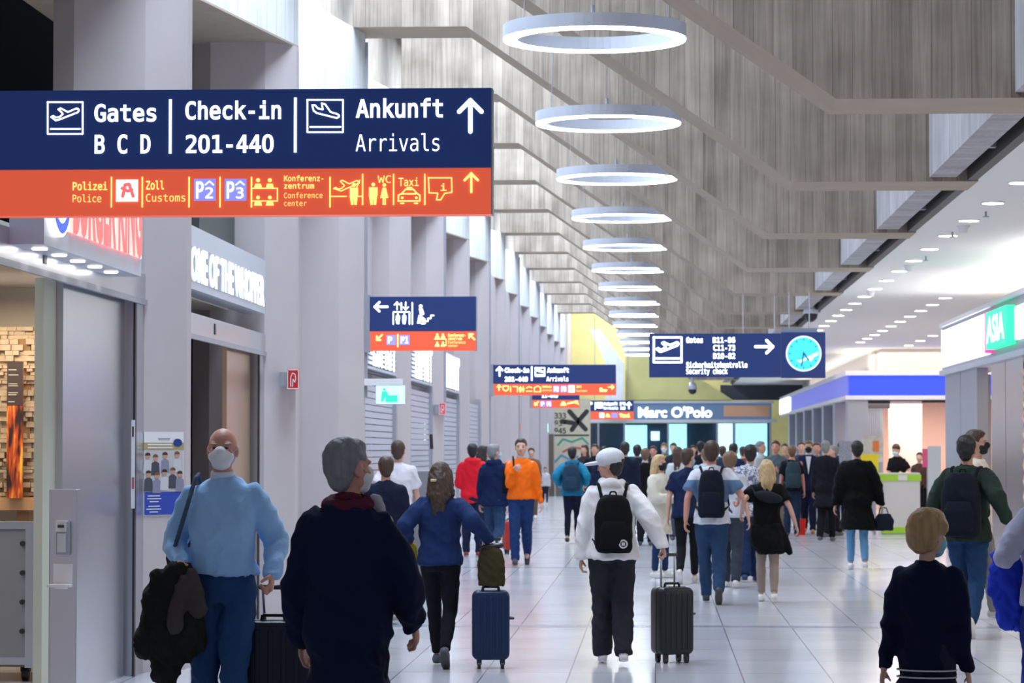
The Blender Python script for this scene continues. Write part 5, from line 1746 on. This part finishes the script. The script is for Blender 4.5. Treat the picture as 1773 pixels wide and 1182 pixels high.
# ---- background crowd: px, top y, depth, heading, top colour, sleeve, trousers, hair, label, options
crowd = [
    (1030, 768, 60, 170, (.02, .02, .03), 'long', DJEANS, ('short', 'brown'), 'man in black between the teal jacket and the white cap, far off', {}),
    (1012, 770, 64, 150, (.05, .03, .04), 'long', (.02, .02, .03), ('long', 'brown'), 'brown haired person in dark red far behind the teal jacket', dict(fem=True)),
    (1045, 772, 57, 10, (.015, .025, .07), 'long', DJEANS, ('short', 'black'), 'man in navy just left of the white cap, back turned', {}),
    (1082, 764, 47, 0, (.010, .016, .04), 'long', DJEANS, ('short', 'black'), 'tall dark haired man in navy hidden behind the white cap', {}),
    (1103, 770, 52, 5, (.012, .018, .045), 'long', DJEANS, ('short', 'black'), 'man in a dark coat right behind the white cap', dict(coat=True, topz=.5)),
    (1117, 776, 48, 0, (.008, .008, .010), 'long', (.02, .02, .03), ('short', 'light_brown'), 'person in black with a pale collar left of the blond woman in cream', dict(collar=(.7, .65, .62))),
    (1131, 771, 60, 170, (.02, .022, .035), 'long', DJEANS, ('short', 'brown'), 'dark jacketed man facing this way above the blond woman in cream', dict(face=True, skin='ruddy')),
    (1150, 767, 68, 175, (.18, .30, .22), 'long', DJEANS, ('short', 'light_brown'), 'far man in a green top with a white mask', dict(mask=(.7, .8, .8))),
    (1166, 766, 66, 175, (.03, .03, .05), 'long', DJEANS, ('short', 'brown'), 'far man in dark clothes right of the green top', dict(face=True)),
    (1174, 773, 50, -10, (.55, .58, .60), 'short', (.06, .08, .13), ('long', 'brown'), 'brown haired woman in a pale shirt left of the navy T-shirt', dict(fem=True)),
    (1187, 776, 72, 180, (.30, .10, .12), 'long', DJEANS, ('short', 'brown'), 'far person in dark pink above the navy T-shirt', dict(face=True)),
    (1213, 763, 56, 4, (.02, .02, .03), 'long', (.02, .02, .03), ('short', 'black'), 'dark haired man in black left of the striped T-shirt', {}),
    (1222, 776, 45, 12, (.42, .50, .60), 'short', (.30, .28, .27), ('short', 'light_brown'), 'fair haired person in a pale blue top beside the striped T-shirt', dict(mask=(.4, .65, .8))),
    (1251, 772, 58, -10, (.03, .05, .09), 'long', DJEANS, ('short', 'brown'), 'brown haired man in dark blue right of the striped T-shirt', {}),
    (1271, 768, 52, -30, (.012, .03, .09), 'long', DJEANS, ('short', 'black'), 'black haired man in a navy jacket left of the patterned shirt', {}),
    (1286, 772, 60, 20, (.25, .08, .08), 'long', DJEANS, ('short', 'brown'), 'person in dull red just left of the patterned shirt', {}),
    (1318, 763, 55, -120, (.45, .50, .52), 'long', DJEANS, ('short', 'grey'), 'grey haired man in a pale shirt facing right, above the blond woman in black', dict(face=True, collar=(.6, .65, .65))),
    (1343, 763, 54, 165, (.12, .17, .21), 'short', (.30, .26, .22), ('short', 'brown'), 'bearded man in a grey blue top with folded arms, facing this way', dict(face=True, skin='ruddy', rh=(.08, .26, 1.22), lh=(-.08, .24, 1.2))),
    (1387, 765, 60, 178, (.06, .08, .12), 'long', DJEANS, ('short', 'brown'), 'man in dark blue whose face shows left of the navy suit', dict(face=True)),
    (1414, 766, 58, 178, (.10, .20, .26), 'long', DJEANS, ('short', 'brown'), 'man in a teal grey top behind the navy suit', dict(face=True, skin='ruddy')),
    (1430, 762, 50, -15, (.010, .012, .02), 'long', (.008, .010, .016), ('short', 'grey'), 'balding grey haired man in a long black coat, right of the navy suit', dict(coat=True, topz=.62, skin='pale')),
    (1442, 770, 52.5, 100, (.10, .14, .18), 'long', (.012, .014, .02), ('short', 'grey'), 'person in a grey denim jacket left of the black coat woman', {}),
    (1456, 766, 56, 25, (.012, .022, .07), 'long', (.012, .02, .05), ('short', 'black'), 'black haired man in navy left of the large black coat', dict(collar=(.55, .6, .68))),
    (1468, 772, 60, 170, (.35, .36, .40), 'long', DJEANS, ('short', 'light_brown'), 'pale dressed person far behind the large black coat', dict(face=True)),
    (1305, 770, 64, 180, (.20, .22, .26), 'long', DJEANS, ('short', 'brown'), 'man in a grey jacket far off above the patterned shirt', dict(face=True)),
    (1359, 768, 66, 175, (.35, .20, .18), 'long', DJEANS, ('short', 'brown'), 'far person in rust right of the bearded man', dict(face=True)),
    (1200, 770, 70, 178, (.10, .12, .18), 'long', DJEANS, ('short', 'black'), 'far dark haired person between the navy T-shirt and the striped T-shirt', {}),
]
for px_, yt_, D_, hd_, c_, sl_, lg_, hr0, lab_, opt in crowd:
    o_ = dict(top=c_, sleeve=sl_, legs=lg_, hair=hr0, shoes=(.1, .1, .12), pose=random.choice(('stand', 'step', 'step2')), loose=.03, h=max(1.58, 1.6 + (777 - yt_) * D_ / FPX))
    o_.update(opt)
    person(px_, yt_, D_, hd_, lab_, **o_)

pr = person(1371, 773, 53, 4, 'man in a black T-shirt and dark jeans, seen from behind left of the navy suit', top=(.01, .012, .018), sleeve='short', topz=.86, legs=(.02, .04, .09), shoes=(.05, .05, .05), hair=('short', 'light_brown'), pose='stand', skin='ruddy', h=1.66)
backpack(pr, 'slate grey backpack on the black T-shirt man beside the navy suit', (.04, .075, .10), .32, .50, .15, z=1.2)
person(1400, 762, 54.5, 176, 'man in a navy suit with a black mask and brown shoes, facing this way', top=(.012, .018, .06), sleeve='long', topz=.80, loose=.034, legs=(.012, .018, .05), shoes=(.35, .14, .06), hair=('short', 'light_brown'), mask=(.01, .01, .012), pose='step', face=True, lh=(-.16, .22, .98), collar=(.72, .75, .80))
Lq = P(1401, 777, 54.5)
bm = bmesh.new(); prism(bm, [(-.05, 1.46), (.05, 1.46), (.0, 1.12)], -.185, -.16)
o = link('shirt_front', bm, fabric('white_shirt', (.72, .75, .80)), None)
o.parent = bpy.context.scene.objects[[ob.name for ob in C.objects if ob.get('label', '').startswith('man in a navy suit')][0]]
o.rotation_euler = (0, 0, PI)
r = empty('red_bag', (P(1384, 777, 54).x, 54, 0), 'red shopping bag on the floor beside the navy suit man', 'bag')
bm = bmesh.new(); loft(bm, [(Vector((0, 0, .0)), .10, .06, .5), (Vector((0, 0, .30)), .12, .07, .5)], 16)
link('bag_body', bm, fabric('red_paper', (.65, .03, .02)), r)
bm = bmesh.new(); tube(bm, [(-.05, 0, .29), (-.03, 0, .42), (.03, 0, .42), (.05, 0, .29)], .006, 6)
link('bag_handle', bm, BLACKP, r)

# ---- woman in the black coat
pr = person(1484, 762, 38.5, 2, 'person in a wide black coat and light blue jeans, back turned', top=(.004, .004, .006), coat=True, topz=.56, loose=.060, legs=(.14, .32, .55), fit='skinny', shoes=(.72, .72, .75), hair=('short', 'black'), pose='step', skin='tan', lh=(-.30, .0, .82), rh=(.33, .0, .80))
hb = world(pr[0], pr[1]['handR'])
r = empty('handbag', (hb.x + .04, hb.y, 0), 'dark navy handbag beside the black coat', 'handbag')
bm = bmesh.new(); loft(bm, [(Vector((0, 0, .52)), .12, .09, .6), (Vector((0, 0, .66)), .13, .09, .6), (Vector((0, 0, .74)), .08, .05, .8)], 20)
grow('bag_body', bm, .012, fabric('bag_navy', (.015, .02, .04)), r, 3, .006, 12)
bm = bmesh.new(); tube(bm, [(-.07, 0, .72), (-.05, 0, .82), (.03, 0, .82), (.06, 0, .72)], .008, 6)
link('bag_handle', bm, BLACKP, r)
# ---- counter staff
person(1556, 768, 58, 150, 'counter worker in a black top with bare arms behind the snack counter', top=(.01, .01, .014), sleeve='short', topz=.9, legs=BLACK, hair=('short', 'brown'), mask=(.6, .75, .85), fem=True, pose='stand', rh=(.1, .3, 1.12), lh=(-.22, .28, 1.10), lean=8, pitch=15)
person(1592, 783, 59, 160, 'brown haired worker standing at the right behind the snack counter', top=(.10, .05, .04), sleeve='long', topz=.9, legs=BLACK, hair=('short', 'brown'), fem=True, pose='stand')

# ---- right: green jacket, masked man, child, edge person
pr = person(1674, 747, 24.8, -18, 'dark haired man in a green jacket with a navy backpack walking away on the right', top=(.026, .048, .036), sleeve='long', topz=.86, loose=.046, legs=(.018, .06, .16), shoes=(.72, .72, .72), hair=('short', 'black'), pose='walk', skin='tan', lh=(-.26, .10, .95), rh=(.38, -.12, .98), hood=False)
backpack(pr, 'large navy black backpack on the green jacket', (.008, .012, .026), .36, .54, .19, z=1.17)
person(1692, 743, 27.5, -105, 'man with a black mask in a white T-shirt, face visible beside the green jacket', top=(.72, .66, .58), sleeve='short', topz=.86, loose=.03, legs=(.30, .30, .32), shoes=(.5, .5, .5), hair=('short', 'brown'), mask=(.01, .01, .012), pose='step', skin='tan', face=True)
pr = person(1603, 892, 12.5, -18, 'child with straw blond hair in a navy sweater, back turned, at the lower right', top=(.006, .010, .045), sleeve='long', topz=.80, loose=.034, legs=(.02, .022, .05), shoes=(.3, .3, .3), hair=('mop', 'straw'), pose='step', yaw=-28, pitch=6, wx=.86, hs=1.18, mask=(.25, .55, .70), rh=(.17, .05, .62), lh=(-.20, .02, .62))
for z_ in (.655, .625):
    bm = bmesh.new()
    n_ = 30
    pts = [(.128 * math.cos(2 * PI * i / n_), .094 * math.sin(2 * PI * i / n_) - .005, z_) for i in range(n_ + 1)]
    tube(bm, pts, .0035, 6)
    link('white_hem_line', bm, mat('hem_white', (.6, .6, .65), .6), pr[0])
pr = person(1820, 812, 15.2, 12, 'person in a pale lilac shirt cut off by the right edge of the picture', top=(.42, .42, .55), sleeve='long', topz=.90, loose=.035, legs=(.02, .05, .35), shoes=(.5, .5, .5), hair=('long', 'brown'), fem=True, pose='step', lh=(-.20, .12, 1.10), h=1.56)
r = empty('blue_bag', (P(1746, 777, 15.2).x, 15.28, 0), 'bright royal blue cloth bag at the right edge of the picture', 'bag')
bm = bmesh.new()
loft(bm, [(Vector((.02, 0, .66)), .07, .05), (Vector((.03, 0, .78)), .10, .07), (Vector((.0, 0, .95)), .10, .06), (Vector((-.02, 0, 1.07)), .06, .04)], 20)
limb(bm, (-.03, 0, .98), .05, (-.07, 0, .86), .03)
grow('cloth', bm, .010, fabric('royal_cloth', (.02, .05, .55)), r, 4, .02, 12)
bm = bmesh.new(); limb(bm, (-.02, 0, 1.06), .012, (.0, .03, 1.10), .012)
grow('strap', bm, .009, fabric('royal_cloth', (.02, .05, .55)), r, 1)
